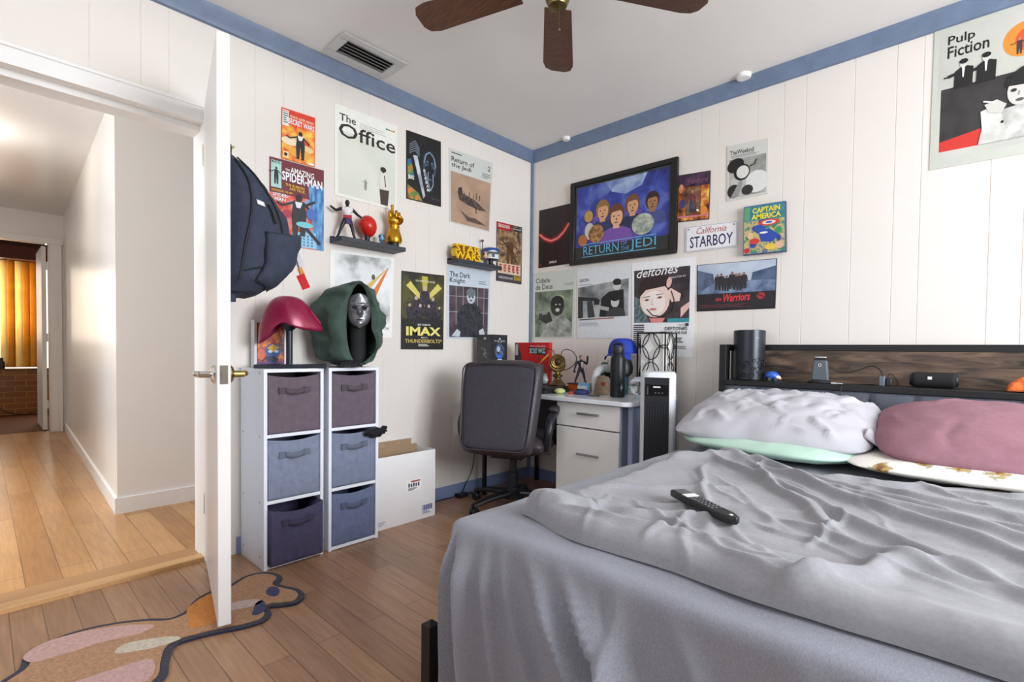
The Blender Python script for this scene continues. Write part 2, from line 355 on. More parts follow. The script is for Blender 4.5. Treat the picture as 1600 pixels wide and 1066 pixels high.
for m_ in (blm, blm2):
    nt_ = m_.node_tree; tl = nt_.nodes.new('ShaderNodeBsdfTranslucent'); mx = nt_.nodes.new('ShaderNodeMixShader'); mx.inputs[0].default_value = .5
    b_ = nt_.nodes['Principled BSDF']; nt_.links.new(b_.inputs['Base Color'].links[0].from_socket, tl.inputs[0])
    nt_.links.new(b_.outputs[0], mx.inputs[1]); nt_.links.new(tl.outputs[0], mx.inputs[2]); nt_.links.new(mx.outputs[0], nt_.nodes['Material Output'].inputs[0])
for i in range(13):
    y = -3.15+.074*i; w = MB(); a = math.radians(40 if i in (6, 7) else 22)
    if i in (6,): a = math.radians(80)
    dx, dy = .043*math.sin(a), .043*math.cos(a)
    w.grid(lambda u, v, y=y, dx=dx, dy=dy: Vector((-7.25+(u*2-1)*dx+.006*math.sin(u*PI), y+(u*2-1)*dy, .65+v*1.47)), 5, 2, blm2 if i in (6, 7, 9) else blm)
    w.build('slat', bl, fix=False, solid=.002)
MB().box((-7.28, -3.3, 2.115), (-7.21, -2.1, 2.16), brown_m).build('headrail', bl)
for nm, lab, yy, h, r, c in (('bottle', 'small dark bottle on the far brick ledge below the blinds', -2.66, .15, .035, (50, 40, 34)), ('jar', 'round dark jar on the far brick ledge at the photo\'s left edge', -2.71, .06, .03, (44, 34, 26))):
    tag(MB().lathe([(r*.9, 0), (r, .01), (r, h*.55), (r*.5, h*.75), (r*.55, h)], M('dark_glaze', c, .3), (0,0,0)).build(nm, at=(-7.175, yy, .633)), lab, nm)
d2 = thing('door_2', 'white hall door standing open into the far brown room', 'door', (-5.12, -2.335, 0), kind='structure', world=True)
MB().box((-5.86, -2.385, .012), (-5.125, -2.347, 2.06), white_m).build('door_slab', d2, bevel=.002)
for z in (.25, 1.0, 1.8): MB().box((-5.14, -2.349, z), (-5.118, -2.336, z+.09), M('hinge_white', (220, 220, 220), .4)).build('hinge', d2)
hl = thing('ceiling_light', 'round frosted lamp on the hall ceiling beyond the doorway', 'ceiling light', (-2.35, -2.98, 2.30), world=True)
lm = bpy.data.materials.new('lamp_glow'); lm.use_nodes = True; _b = lm.node_tree.nodes['Principled BSDF']; _b.inputs['Emission Color'].default_value = (1, .95, .88, 1); _b.inputs['Emission Strength'].default_value = 14
MB().lathe([(.02, 2.295), (.08, 2.305), (.12, 2.335), (.13, 2.37)], lm, (-2.35, -2.98, 0)).build('globe', hl)
MB().lathe([(.14, 2.37), (.14, 2.398)], white_m, (-2.35, -2.98, 0)).build('base', hl)
pl = bpy.data.lights.new('hall_lamp', 'POINT'); pl.energy = 11; pl.color = (1, .96, .90); pl.shadow_soft_size = .13
plo = bpy.data.objects.new('hall_lamp', pl); COL.objects.link(plo); plo.location = (-2.35, -2.98, 2.15)

# ---- the open door beside the opening
DA = math.atan2(-.145, .667)
door = thing('door_1', 'white flat door swung open into the bedroom, seen edge on', 'door', (0, -2.188, 0), DA, kind='structure')
MB().box((.012, 0, .028), (.690, .040, 1.985), white_m).build('door_slab', door, bevel=.003)
chrome = M('chrome', (214, 214, 210), .15, 1, .02); brass = M('polished_brass', (214, 196, 130), .18, 1, .03)
for sgn, mt in ((-1, chrome), (1, brass)):
    y0 = 0 if sgn < 0 else .04
    lv = MB(); R = Matrix.Rotation(PI/2 if sgn < 0 else -PI/2, 4, 'X')
    lv.lathe([(.031, 0), (.031, .006), (.024, .012), (.012, .016), (.011, .046)], mt, (.628, y0, .868), 20, R)
    lv.tube([(.628, y0+sgn*.04, .868), (.60, y0+sgn*.052, .868), (.545, y0+sgn*.054, .868), (.515, y0+sgn*.05, .866)], [.012, .011, .0095, .008], mt, 10)
    lv.build('handle', door)
MB().box((.690, .008, .838), (.6915, .032, .9), chrome).box((.6915, .014, .858), (.697, .026, .88), chrome).build('latch_plate', door)
for z in (.22, 1.75): MB().box((.0, -.004, z), (.012, .006, z+.09), chrome).build('hinge', door)

# ---- ceiling fittings
v = thing('ceiling_vent', 'grey metal air vent with slats in the ceiling near the poster wall', 'vent', (.2, -1.51, 2.44), world=True)
vx0, vx1, vy0, vy1 = .09, .305, -1.69, -1.34; vm = M('vent_metal', (200, 200, 200), .5, .3, .03)
f = MB(); z0, z1 = 2.428, 2.44
f.box((vx0, vy0, z0), (vx0+.045, vy1, z1), vm).box((vx1-.045, vy0, z0), (vx1, vy1, z1), vm).box((vx0+.045, vy0, z0), (vx1-.045, vy0+.045, z1), vm).box((vx0+.045, vy1-.045, z0), (vx1-.045, vy1, z1), vm)
f.build('frame', v, bevel=.003)
MB().box((vx0+.045, vy0+.045, 2.437), (vx1-.045, vy1-.045, 2.4395), dark_m).build('backing', v)
for i in range(5):
    x = vx0+.058+i*.026
    MB().add([(x+.010, vy0+.046, 2.424), (x+.010, vy1-.046, 2.424), (x-.003, vy1-.046, 2.4365), (x-.003, vy0+.046, 2.4365), (x+.0115, vy0+.046, 2.424), (x+.0115, vy1-.046, 2.424), (x-.0015, vy1-.046, 2.4365), (x-.0015, vy0+.046, 2.4365)], [(0,1,2,3), (7,6,5,4), (0,4,5,1), (2,6,7,3)], vm).build('slat', v, smooth=False)
for (px, py), lab in (((1162, 117), 'small white round smoke detector at the right of the back ceiling edge'), ((885, 215), 'tiny white round sensor on the ceiling near the corner')):
    c = at_z(px, py, 2.44); r = .038 if px > 1000 else .028
    tag(MB().lathe([(r*.8, -.02), (r*.95, -.015), (r, -.004), (r, 0)], white_m, (0,0,0)).build('smoke_detector', at=(c.x, c.y, 2.44)), lab, 'smoke detector')
fan = thing('ceiling_fan', 'ceiling fan with dark walnut blades and brass pull chain', 'fan', (1.395, -1.478, 2.44))
fz = -.19; walnut = M('walnut_blade', (92, 58, 38), .4, 0, .35, 9, stretch=(2, 14, 1)); fbr = M('antique_brass', (120, 104, 66), .3, .9, .1)
MB().lathe([(.06, 0), (.06, -.03), (.018, -.04), (.018, -.06), (.09, -.075), (.10, -.09), (.10, -.165), (.07, -.185)], fbr, n=32).build('motor_housing', fan)
MB().lathe([(.075, -.186), (.05, -.205), (.042, -.26), (.032, -.282), (.012, -.287)], fbr, n=24).build('switch_cup', fan)
MB().tube([(.018, -.012, -.282), (.018, -.012, -.37)], .0014, fbr, 6).ell((.018, -.012, -.373), .005, fbr, 8, 6).build('pull_chain', fan)
for k in range(5):
    a = math.radians(127.8+72*k); R = Rz(a) @ Matrix.Translation((0, 0, fz)) @ Matrix.Rotation(math.radians(10), 4, 'X')
    pts = [(.15, -.052), (.51, -.068), (.55, -.058), (.567, -.03), (.567, .03), (.55, .058), (.51, .068), (.15, .052)]
    b = MB().prism(pts, walnut, lambda x, y, h, R=R: R @ Vector((x, y, -.003+h*.006))).build('blade', fan, bevel=.0015)
    ir = MB().prism([(.06, -.012), (.14, -.02), (.20, -.04), (.23, 0), (.20, .04), (.14, .02), (.06, .012)], fbr, lambda x, y, h, R=R: R @ Vector((x, y, .0035+h*.004)))
    sub(ir, 'blade_iron', b)

# ================================================================ THE BED
BX0, BX1, BY0, BY1, BZ = 1.525, 3.06, -2.055, -.235, .545
metal_m = M('black_bed_metal', (34, 34, 36), .5, .3, .05)
uph_m = M('charcoal_upholstery', (80, 84, 94), .95, 0, .16, 160, .25, 220, sheen=.3)
rust_m = bpy.data.materials.new('rustic_wood'); rust_m.use_nodes = True
_nt = rust_m.node_tree; _b = _nt.nodes['Principled BSDF']; _tc = _nt.nodes.new('ShaderNodeTexCoord'); _mp = _nt.nodes.new('ShaderNodeMapping'); _mp.inputs['Scale'].default_value = (2.4, 1, 15)
_n = _nt.nodes.new('ShaderNodeTexNoise'); _n.inputs['Scale'].default_value = 2.4; _n.inputs['Detail'].default_value = 8; _n.inputs['Distortion'].default_value = .8
_r = _nt.nodes.new('ShaderNodeValToRGB'); e = _r.color_ramp.elements; e[0].position = .32; e[0].color = L3((44, 36, 32)); e[1].position = .74; e[1].color = L3((132, 108, 86)); k = e.new(.5); k.color = L3((90, 72, 60))
_nt.links.new(_tc.outputs['Object'], _mp.inputs[0]); _nt.links.new(_mp.outputs[0], _n.inputs['Vector']); _nt.links.new(_n.outputs['Fac'], _r.inputs[0]); _nt.links.new(_r.outputs[0], _b.inputs['Base Color']); _b.inputs['Roughness'].default_value = .55
bed = thing('bed', 'queen bed with black metal frame and storage headboard of rustic wood and charcoal fabric', 'bed', (2.28, -1.1, 0), world=True)
fr = MB()
for x in (1.495, 3.06): fr.box((x, -2.02, .17), (x+.03, -.2, .23), metal_m)
fr.box((1.525, -2.03, .17), (3.06, -2.0, .23), metal_m); fr.box((1.53, -1.0, .12), (3.06, -.97, .17), metal_m)
fr.build('bed_frame', bed, bevel=.002)
for x, y, z in ((1.466, -2.095, .265), (3.09, -2.095, .265)): MB().box((x, y, 0), (x+.034, y+.034, z-.012), metal_m).add([(x, y, z-.012), (x+.034, y, z-.012), (x+.034, y+.034, z-.012), (x, y+.034, z-.012), (x+.017, y+.017, z)], [(0,1,4), (1,2,4), (2,3,4), (3,0,4)], metal_m).build('leg', bed, smooth=False)
HX0, HX1 = 1.497, 3.11
for x in (HX0, HX1-.034):
    MB().box((x, -.205, 0), (x+.034, -.175, 1.004), metal_m).box((x, -.035, 0), (x+.034, -.012, 1.004), metal_m).box((x, -.175, .972), (x+.034, -.035, 1.004), metal_m).box((x, -.12, .81), (x+.02, -.105, .972), metal_m).build('headboard_post', bed, bevel=.002)
MB().box((HX0+.034, -.04, .975), (HX1-.034, -.012, 1.006), metal_m).build('headboard_rail', bed, bevel=.002)
MB().box((HX0+.034, -.038, .82), (HX1-.034, -.018, .975), rust_m).build('headboard_panel', bed)
MB().box((HX0+.034, -.215, .795), (HX1-.034, -.014, .822), metal_m).build('headboard_shelf', bed, bevel=.003)
up = MB(); n = 10; wdt = (HX1-HX0-.068)/n
for i in range(n):
    a = HX0+.034+wdt*i
    up.grid(lambda u, v, a=a: Vector((a+u*wdt, -.205-.022*(1-abs(2*u-1)**6)*(1-abs(2*v-1)**8), .45+v*.345)), 13, 13, uph_m)
up.box((HX0+.034, -.204, .45), (HX1-.034, -.17, .795), uph_m)
up.build('headboard_cushion', bed, ang=60)
MB().box((1.53, -2.04, .23), (3.055, -.22, .50), M('mattress_ticking', (214, 212, 208), .9)).build('mattress', bed, bevel=.04, seg=4)

# fitted sheet hanging over the foot and both sides
sheet_m = bpy.data.materials.new('heather_grey_sheet'); sheet_m.use_nodes = True
def heather(m, c1, c2, stretch, scale, bump, rough=.9):
    nt = m.node_tree; b = nt.nodes['Principled BSDF']; tc = nt.nodes.new('ShaderNodeTexCoord')
    mp = nt.nodes.new('ShaderNodeMapping'); mp.inputs['Scale'].default_value = stretch; nt.links.new(tc.outputs['UV'] if False else tc.outputs['Object'], mp.inputs[0])
    n = nt.nodes.new('ShaderNodeTexNoise'); n.inputs['Scale'].default_value = scale; n.inputs['Detail'].default_value = 5; nt.links.new(mp.outputs[0], n.inputs['Vector'])
    r = nt.nodes.new('ShaderNodeValToRGB'); r.color_ramp.elements[0].position = .35; r.color_ramp.elements[1].position = .66
    r.color_ramp.elements[0].color = L3(c1); r.color_ramp.elements[1].color = L3(c2); nt.links.new(n.outputs['Fac'], r.inputs[0]); nt.links.new(r.outputs[0], b.inputs['Base Color'])
    b.inputs['Roughness'].default_value = rough; b.inputs['Sheen Weight'].default_value = .15; b.inputs['Specular IOR Level'].default_value = .2
    if bump:
        bp = nt.nodes.new('ShaderNodeBump'); bp.inputs['Strength'].default_value = bump; bp.inputs['Distance'].default_value = .004
        nt.links.new(n.outputs['Fac'], bp.inputs['Height']); nt.links.new(bp.outputs['Normal'], b.inputs['Normal'])
heather(sheet_m, (133, 135, 145), (152, 154, 164), (10, 2.0, 2.6), 90, .03)
FOLDS = [(1.585, .10, .034, .022), (1.655, .20, .018, .014), (1.70, .40, .016, .012), (1.765, .93, .024, .026), (1.81, .75, .014, .008), (1.85, 1.05, .026, .026), (1.92, .75, .016, .008), (2.01, .10, .018, .012), (2.10, .6, .02, .008), (2.30, .7, .03, .014), (2.62, .5, .04, .016), (2.85, .3, .04, .014)]
HANG = .40
def sheet_pt(X, Y):
    b0, b1, c0 = BX0+.025, BX1-.025, BY0+.025
    dx = b0-X if X < b0 else (b1-X if X > b1 else 0.); dy = c0-Y if Y < c0 else 0.
    nx = max(b0, min(b1, X)); ny = max(c0, Y); s = math.hypot(dx, dy)
    zt = BZ + .006*nz(X*2.2, Y*2.2) + .0035*nz(X*7, Y*7, 3)
    # shallow dip toward the rim
    rim = min(nx-b0, b1-nx, ny-c0); zt -= .012*(1-smooth01(rim/.06))
    if s < 1e-6: return Vector((X, Y, zt))
    ux, uy = -dx/s if dx else 0., -dy/s if dy else 0.
    r = .028
    if s < r*PI/2: a = s/r; off, dz = r*math.sin(a), r*(1-math.cos(a))
    else: off, dz = r, r + (s-r*PI/2)
    q = smooth01((dz-.005)/.13)
    t = 0.
    if dy > 0 and abs(uy) > .5:
        for x0, k, w, A in FOLDS:
            c = x0 + k*dz
            e = (X-c)/w; t += A*q*math.exp(-e*e*(1.7 if e < 0 else .55))
    else: t = .012*q*math.sin(Y*19+2*nz(Y*3, dz*2))
    if dx and dy: t += .02*q*math.sin(math.atan2(dy, abs(dx))*5)
    off = off + t*2.4 + .005*q*nz(X*6, Y*6, 9)
    z = max(zt-dz, .02+.01*nz(X*5, Y*5))
    return Vector((nx+ux*off, ny+uy*off, z))
sx0, sx1 = BX0-HANG, BX1+.28; nx_, ny_ = 330, 170
sm = MB()
def sh(u, v):
    X = sx0+(sx1-sx0)*u; Y = (BY0-HANG-.03)+(BY1-BY0+HANG+.03)*v
    # the hem is cut on a slight slant so it clears the floor
    if X < BX0 and Y < BY0:
        f = .80; X = BX0-(BX0-X)*f; Y = BY0-(BY0-Y)*f
    return sheet_pt(X, Y)
sm.grid(sh, nx_, ny_, sheet_m)
tag(sm.build('bed_sheet', loc=(2.28, -1.1, .3), fix=False, ang=180), 'heather grey sheet over the mattress hanging in folds at the foot', 'sheet')

# grey throw blanket
blank_m = bpy.data.materials.new('grey_fleece'); blank_m.use_nodes = True
heather(blank_m, (140, 140, 145), (147, 147, 151), (1, 1, 1), 140, .10, .95)
HEADEDGE = [(1.66, -1.17), (1.72, -1.08), (1.80, -.92), (1.88, -.88), (1.95, -.99), (2.05, -1.08), (2.16, -1.06), (2.25, -1.02), (2.36, -.97), (2.5, -.88), (2.7, -.82), (3.05, -.78)]
def lerp_edge(E, x):
    if x <= E[0][0]: return E[0][1]
    for (a, p), (b, q) in zip(E, E[1:]):
        if x <= b: return p+(q-p)*smooth01((x-a)/(b-a))
    return E[-1][1]
def fold(p, a, b, w, A, wob=.02, skew=1.):
    """height of a soft ridge running from a to b"""
    d = Vector((b[0]-a[0], b[1]-a[1])); L = d.length; d /= L; q = Vector((p[0]-a[0], p[1]-a[1])); t = q.dot(d)/L
    if t < -.15 or t > 1.15: return 0.
    e = d.x*q.y-d.y*q.x + wob*nz(t*3.1+a[0]*7, a[1]*5)
    k = min(smooth01((t+.15)/.3), smooth01((1.15-t)/.35)); e /= w*(.7+.5*t)
    return A*k*math.exp(-e*e*(skew if e > 0 else 1/skew))
RID = [((1.70, -1.975), (1.83, -1.83), .018, .034), ((1.80, -1.05), (2.62, -1.80), .022, .026), ((1.86, -.98), (2.75, -1.70), .022, .024), ((1.92, -1.02), (2.55, -1.36), .02, .022), ((1.95, -1.10), (2.3, -1.62), .02, .020), ((2.02, -1.12), (2.8, -1.52), .024, .022), ((1.83, -1.22), (2.08, -1.80), .018, .014),
       ((1.74, -1.88), (2.15, -1.70), .022, .016), ((1.76, -1.80), (2.2, -1.52), .018, .010), ((1.74, -1.70), (1.98, -1.42), .018, .010), ((1.80, -1.94), (2.3, -1.84), .02, .014), ((2.28, -1.98), (2.42, -1.70), .03, .030), ((2.36, -1.70), (2.95, -1.62), .035, .022), ((2.2, -1.62), (2.5, -1.75), .02, .018),
       ((2.3, -1.12), (2.9, -1.40), .022, .022), ((2.45, -1.05), (3.0, -1.22), .022, .022), ((2.52, -1.30), (3.0, -1.52), .02, .02), ((2.55, -1.0), (2.9, -.98), .03, .026), ((1.70, -1.18), (1.88, -.93), .05, .03), ((1.78, -.95), (1.98, -1.06), .03, .03), ((2.15, -1.08), (2.45, -1.02), .025, .014)]
_rb = random.Random(31)
for i in range(26):
    xa, ya = _rb.uniform(1.78, 2.7), _rb.uniform(-1.85, -1.0); an = math.radians(-46+_rb.gauss(0, 16)+ (14 if xa > 2.3 else 0)); l = _rb.uniform(.25, .6)
    RID.append(((xa, ya), (xa+l*math.cos(an), ya+l*math.sin(an)), _rb.uniform(.010, .018), _rb.uniform(.004, .011)))
def blanket_z(X, Y):
    z = .580
    h = 0.
    for a, b, w, A in RID: h += fold((X, Y), a, b, w*.62, A*.95, .03, 1.7)
    z += .034*math.tanh(h/.034)
    z += .006*nz(X*5, Y*5, 2) + .004*nz(X*13+2*nz(X*4, Y*4), Y*9, 5) + .0015*nz(X*30, Y*30, 4)
    return z
bm_ = MB(); NU, NV = 230, 190
def blk(u, v):
    # u along x, v from foot to head; the outer 4 % folds down to the sheet
    X = 1.675 + 1.36*u; yf = -1.985 + .05*smooth01((1.9-X)/.25) + .012*nz(X*6, 1.5); yh = lerp_edge(HEADEDGE, X) + .012*nz(X*14, 8)
    Xl = 1.675 + .02*nz(v*7, 3) + (.035*(1-v) if v > .12 else -.03*(1-abs(v-.05)/.07) if v < .12 else 0)
    X = Xl + (3.05-Xl)*u; Y = yf+(yh-yf)*v
    z = blanket_z(X, Y)
    df, dh, dl = Y-yf, yh-Y, X-Xl
    roll = .026*math.exp(-((df-.055)/.05)**2)*(.6+.4*nz(X*4, 6)+.5*math.exp(-((X-2.3)/.09)**2)) ; z += roll
    z += .016*math.exp(-((dl-.05)/.04)**2)*max(0, 1-v*1.6)
    for d, w in ((df, .035), (dh, .025), (dl, .03)):
        k = min(1., max(0., d/w)); z = BZ+.004+(z-BZ-.004)*math.sqrt(max(0, 1-(1-k)**2))
    if df < .02: Y += .014*(df/.02)*(1-df/.02)*0
    return Vector((X, Y, z))
bm_.grid(blk, NU, NV, blank_m)
blanket = tag(bm_.build('blanket', loc=(2.3, -1.5, .56), fix=False, ang=180), 'rumpled soft grey throw blanket spread across the lower bed', 'blanket')

# pillows
def pillow(name, label, c, size, T, rot, m, seed, lean=0., roll=0., wr=.012, sag=.0, cr=10, corner=.14):
    mb = MB(); R = Matrix.Translation(c) @ Rz(rot) @ Matrix.Rotation(lean, 4, 'X') @ Matrix.Rotation(roll, 4, 'Y'); N = 61
    creases = []; rr = random.Random(seed)
    for i in range(cr):
        a = rr.uniform(-.9, .9), rr.uniform(-.9, .9); an = rr.gauss(PI/2, .6); l = rr.uniform(.25, .6)
        creases.append((a, (a[0]+l*math.cos(an), a[1]+l*math.sin(an)), rr.uniform(.022, .045), rr.choice((-1, 1, 1))*rr.uniform(.5, 1.)*wr))
    for side in (1, -1):
        def fn(u, v, side=side):
            a, b = 2*u-1, 2*v-1
            a, b = math.sin(a*PI/2)*.35+a*.65, math.sin(b*PI/2)*.35+b*.65
            h = (max(0, 1-abs(a)**2.9)**.62)*(max(0, 1-abs(b)**2.3)**.62)
            pin = 1-corner*abs(a)**5; pin2 = 1-corner*.8*abs(b)**5
            x = a*size[0]/2*pin2*(1+.02*nz(b*3, seed)); y = b*size[1]/2*pin*(1+.03*nz(a*3, seed+4))
            z = side*h*T/2
            if True:
                z *= 1+sag*nz(a*1.5, b*1.5, seed)
                for p, q, w, A in creases: z += side*fold((a, b), p, q, w, A, .1, 1.6)*min(1, h*2)
                z += side*wr*.5*nz(a*5, b*5, seed)*min(1, h*2)
            return R @ Vector((x, y, z))
        mb.grid(fn, N, N, m)
    return tag(mb.build(name, loc=c, ang=180, fix=True), label, 'pillow')
mint_m = M('mint_cotton', (178, 208, 192), .9, 0, .03, 9, .1, 200); lg_m = M('pale_grey_cotton', (184, 183, 190), .9, 0, .03, 9, .1, 200)
mauve_m = M('mauve_cotton', (146, 104, 116), .9, 0, .06, 60, .1, 200)
flor_m = PH('floral', (236, 232, 224), (236, 232, 224), None, 10); 
_nt = flor_m.node_tree; _b = _nt.nodes['Principled BSDF']; _tc = _nt.nodes.new('ShaderNodeTexCoord'); _v = _nt.nodes.new('ShaderNodeTexVoronoi'); _v.inputs['Scale'].default_value = 10; _v.voronoi_dimensions = '2D'; _m5 = _nt.nodes.new('ShaderNodeMapping'); _m5.inputs['Rotation'].default_value = (math.radians(50), 0, 0); _m5.inputs['Scale'].default_value = (1, 1.2, 1)
_nt.links.new(_tc.outputs['Object'], _m5.inputs[0])
_n = _nt.nodes.new('ShaderNodeTexNoise'); _n.inputs['Scale'].default_value = 55; _n.inputs['Detail'].default_value = 3
_ad = _nt.nodes.new('ShaderNodeMath'); _ad.operation = 'MULTIPLY_ADD'; _ad.inputs[1].default_value = .55
_nt.links.new(_m5.outputs[0], _v.inputs['Vector']); _nt.links.new(_tc.outputs['Object'], _n.inputs['Vector']); _nt.links.new(_n.outputs['Fac'], _ad.inputs[0]); _nt.links.new(_v.outputs['Distance'], _ad.inputs[2])
_r = _nt.nodes.new('ShaderNodeValToRGB'); e = _r.color_ramp.elements; e[0].position = .36; e[0].color = L3((122, 84, 40)); e[1].position = .56; e[1].color = L3((236, 232, 224)); k = e.new(.43); k.color = L3((196, 158, 84)); k = e.new(.50); k.color = L3((150, 152, 128))
_nt.links.new(_ad.outputs[0], _r.inputs[0]); _nt.links.new(_r.outputs[0], _b.inputs['Base Color'])
pillow('pillow', 'flat mint green pillow beneath the pale grey pillow', (1.895, -.60, .598), (.67, .64), .10, math.radians(-6), mint_m, 3, 0, 0, .006, corner=.22)
gp_ = pillow('pillow', 'pale grey wrinkled pillow on the left, lying on the mint pillow', (1.875, -.560, .682), (.71, .60), .19, math.radians(3), lg_m, 11, math.radians(12), 0, .015, .05, 44, .10)
hm_ = MB().grid(lambda u, v: Vector((2.205+.075*u+.01*math.sin(3*v), -.74+.20*v-.05*u*(1-v), .668+.030*math.sin(PI*v)*(1-u)-.030*u+.010*math.sin(9*v+2*u)-.02*(1-v)*u)), 15, 17, lg_m).build('pillowcase_hem', loc=(1.875, -.560, .682), fix=False, solid=.003, ang=180)
hm_.parent = gp_; hm_.location = (0, 0, 0)
pillow('pillow', 'white quilted pillow with gold flowers beneath the mauve pillow', (2.60, -.60, .597), (.92, .66), .09, math.radians(5), flor_m, 5, 0, 0, .006)
pillow('pillow', 'mauve pillow leaning on the headboard at the right', (2.64, -.55, .680), (.84, .62), .19, math.radians(4), mauve_m, 21, math.radians(12), math.radians(2), .010, .08, 10)

# remote control lying on the blanket
a_, b_ = at_z(1058, 769, .60), at_z(1152, 815, .60)
dr = (b_-a_); L = dr.length; ra = math.atan2(dr.y, dr.x)
mid = (a_+b_)/2; zs = max(blanket_z(mid.x+dr.x*t+ox*dr.y, mid.y+dr.y*t-ox*dr.x) for t in (-.5, -.3, -.1, 0, .1, .3, .5) for ox in (-.1, 0, .1))
rm = thing('remote_control', 'black remote control with silver strip lying on the grey blanket', 'remote control', (mid.x, mid.y, zs-.004), ra)
blk_pl = M('black_plastic', (24, 24, 26), .35, 0, .05); btn = M('remote_button', (84, 88, 92), .4)
pts = [(-L/2, -.021), (-L/2+.02, -.023), (L/2-.03, -.019), (L/2-.008, -.012), (L/2, 0), (L/2-.008, .012), (L/2-.03, .019), (-L/2+.02, .023), (-L/2, .021)]
MB().prism(pts, blk_pl, lambda x, y, h: Vector((x, y, h*.017))).build('body', rm, bevel=.004, seg=3)
MB().box((-L/2+.005, -.017, .0165), (-L/2+.045, .017, .018), M('remote_window', (70, 72, 74), .15)).build('top_window', rm)
MB().box((-L/2+.048, -.017, .0165), (-L/2+.068, .017, .0185), M('silver_strip', (236, 236, 238), .3)).build('silver_strip', rm)
for i in range(7):
    for j in range(3): MB().ell((-L/2+.08+i*.0125, -.011+j*.011, .017), (.0038, .0038, .0022), btn, 8, 6).build('button', rm)
MB().ell((L/2-.02, 0, .017), (.0045, .0045, .002), M('remote_logo', (220, 220, 220), .4), 8, 6).build('logo', rm)

# ================================================================ STORAGE, BINS, BOX
lam_m = M('white_laminate', (236, 240, 250), .4, 0, .012, 6); dowel = M('cam_lock', (150, 150, 154), .5)
CX0, CX1, CH = .010, .285, .868
def cabinet(label, y0, y1):
    t = thing('cube_organizer', label, 'storage unit', (.147, (y0+y1)/2, 0), world=True, group='white three-cube storage units'); w = .015
    for y, s in ((y0, 1), (y1-w, -1)):
        p = MB().box((CX0, y, 0), (CX1, y+w, CH-w), lam_m).build('side_panel', t, bevel=.0012)
        if s > 0:
            for xx in (.045, .24):
                for zz in (.05, .29, .575, .85):
                    sub(MB().lathe([(.004, 0), (.004, .001)], dowel, (xx, y, zz), 10, Matrix.Rotation(PI/2, 4, 'X')), 'cam_lock', p)
    MB().box((CX0, y0, CH-w), (CX1, y1, CH), lam_m).build('top_panel', t, bevel=.0012)
    MB().box((CX0, y0+w, .004), (CX1, y1-w, .019), lam_m).build('base_panel', t, bevel=.0012)
    for z in (.283, .570): MB().box((CX0, y0+w, z), (CX1-.002, y1-w, z+w), lam_m).build('shelf', t, bevel=.0012)
    MB().box((CX0, y0+w, .02), (CX0+.004, y1-w, CH-w), lam_m).build('back_panel', t)
CA, CB = (-2.043, -1.777), (-1.752, -1.487)
cabinet('white three-cube storage unit beside the open door, holding three fabric bins', *CA)
cabinet('white three-cube storage unit between the first unit and the white carton', *CB)
def bin_(label, y0, y1, z0, z1, rgb, out=0., seed=0, sag=.012):  # rgb holds the tint of the light over one grey fabric
    m = M('nonwoven_%d_%d_%d' % rgb, rgb, .95, 0, .10, 40, .3, 240); hm = M('bin_strap_%d_%d_%d' % rgb, (rgb[0]*.8, rgb[1]*.8, rgb[2]*.8), .9, 0, .06, 40); im = M('bin_inside', (40, 34, 44), .95)
    xf = CX1-.006+out; t = thing('fabric_bin', label, 'storage bin', (xf-.12, (y0+y1)/2, z0), world=True, group='fabric bins in the cube units'); w = MB(); xb = CX0+.012+out
    ztop = lambda v: z1-sag*math.sin(PI*v)
    # front with soft creases, sides, back, floor
    w.grid(lambda u, v: Vector((xf+.004*nz(u*3+seed, v*3, seed)+.003*nz(u*9, v*8+seed, 2)+.005*math.sin(PI*u)*math.sin(PI*v), y0+(y1-y0)*u, z0+(ztop(u)-z0)*v)), 31, 31, m)
    for yy in (y0, y1): w.add([(xb, yy, z0), (xf, yy, z0), (xf, yy, z1), (xb, yy, z1)], [(0,1,2,3)], m)
    w.add([(xb, y0, z0), (xb, y1, z0), (xb, y1, z1), (xb, y0, z1)], [(0,1,2,3)], m).add([(xb, y0, z0), (xb, y1, z0), (xf, y1, z0), (xf, y0, z0)], [(0,1,2,3)], im)
    w.build('body', t, fix=False, solid=.002)
    yc, hw, zc = (y0+y1)/2, (y1-y0)*.30, z1-(z1-z0)*.27
    w = MB()
    w.grid(lambda u, v: Vector((xf+.009+.010*math.sin(PI*u), yc-hw*.62+hw*1.24*u, zc-.012+.024*v-.006*math.sin(PI*u))), 13, 3, hm)
    for sgn in (-1, 1): w.box((xf+.0045, yc+sgn*hw*.8-.014, zc-.014), (xf+.0085, yc+sgn*hw*.8+.014, zc+.014), hm)
    w.build('handle', t, fix=False, solid=.002)
def rows(Y): return Y[0]+.019, Y[1]-.019
a, b = rows(CA)
bin_('grey fabric bin with painted plum light tint in the top cube beside the door', a, b, .587, .842, (108, 96, 108), 0, 1)
bin_('grey fabric bin with painted blue light tint in the middle cube beside the door', a, b, .300, .562, (128, 137, 160), 0, 2)
bin_('dark grey fabric bin with painted indigo light tint sliding out of the bottom cube beside the door', a, b+.004, .0205, .262, (70, 66, 94), .030, 3, .02)
a, b = rows(CB)
bin_('grey fabric bin with painted plum light tint in the top cube of the unit nearer the carton', a, b, .587, .842, (104, 94, 106), 0, 4)
bin_('grey fabric bin, painted blue light tint, with a black sock over its edge, nearer the carton', a, b, .300, .560, (122, 132, 156), 0, 5)
bin_('grey fabric bin with painted slate light tint in the bottom cube nearer the carton', a, b, .0205, .270, (104, 114, 146), 0, 6)
sk = MB()
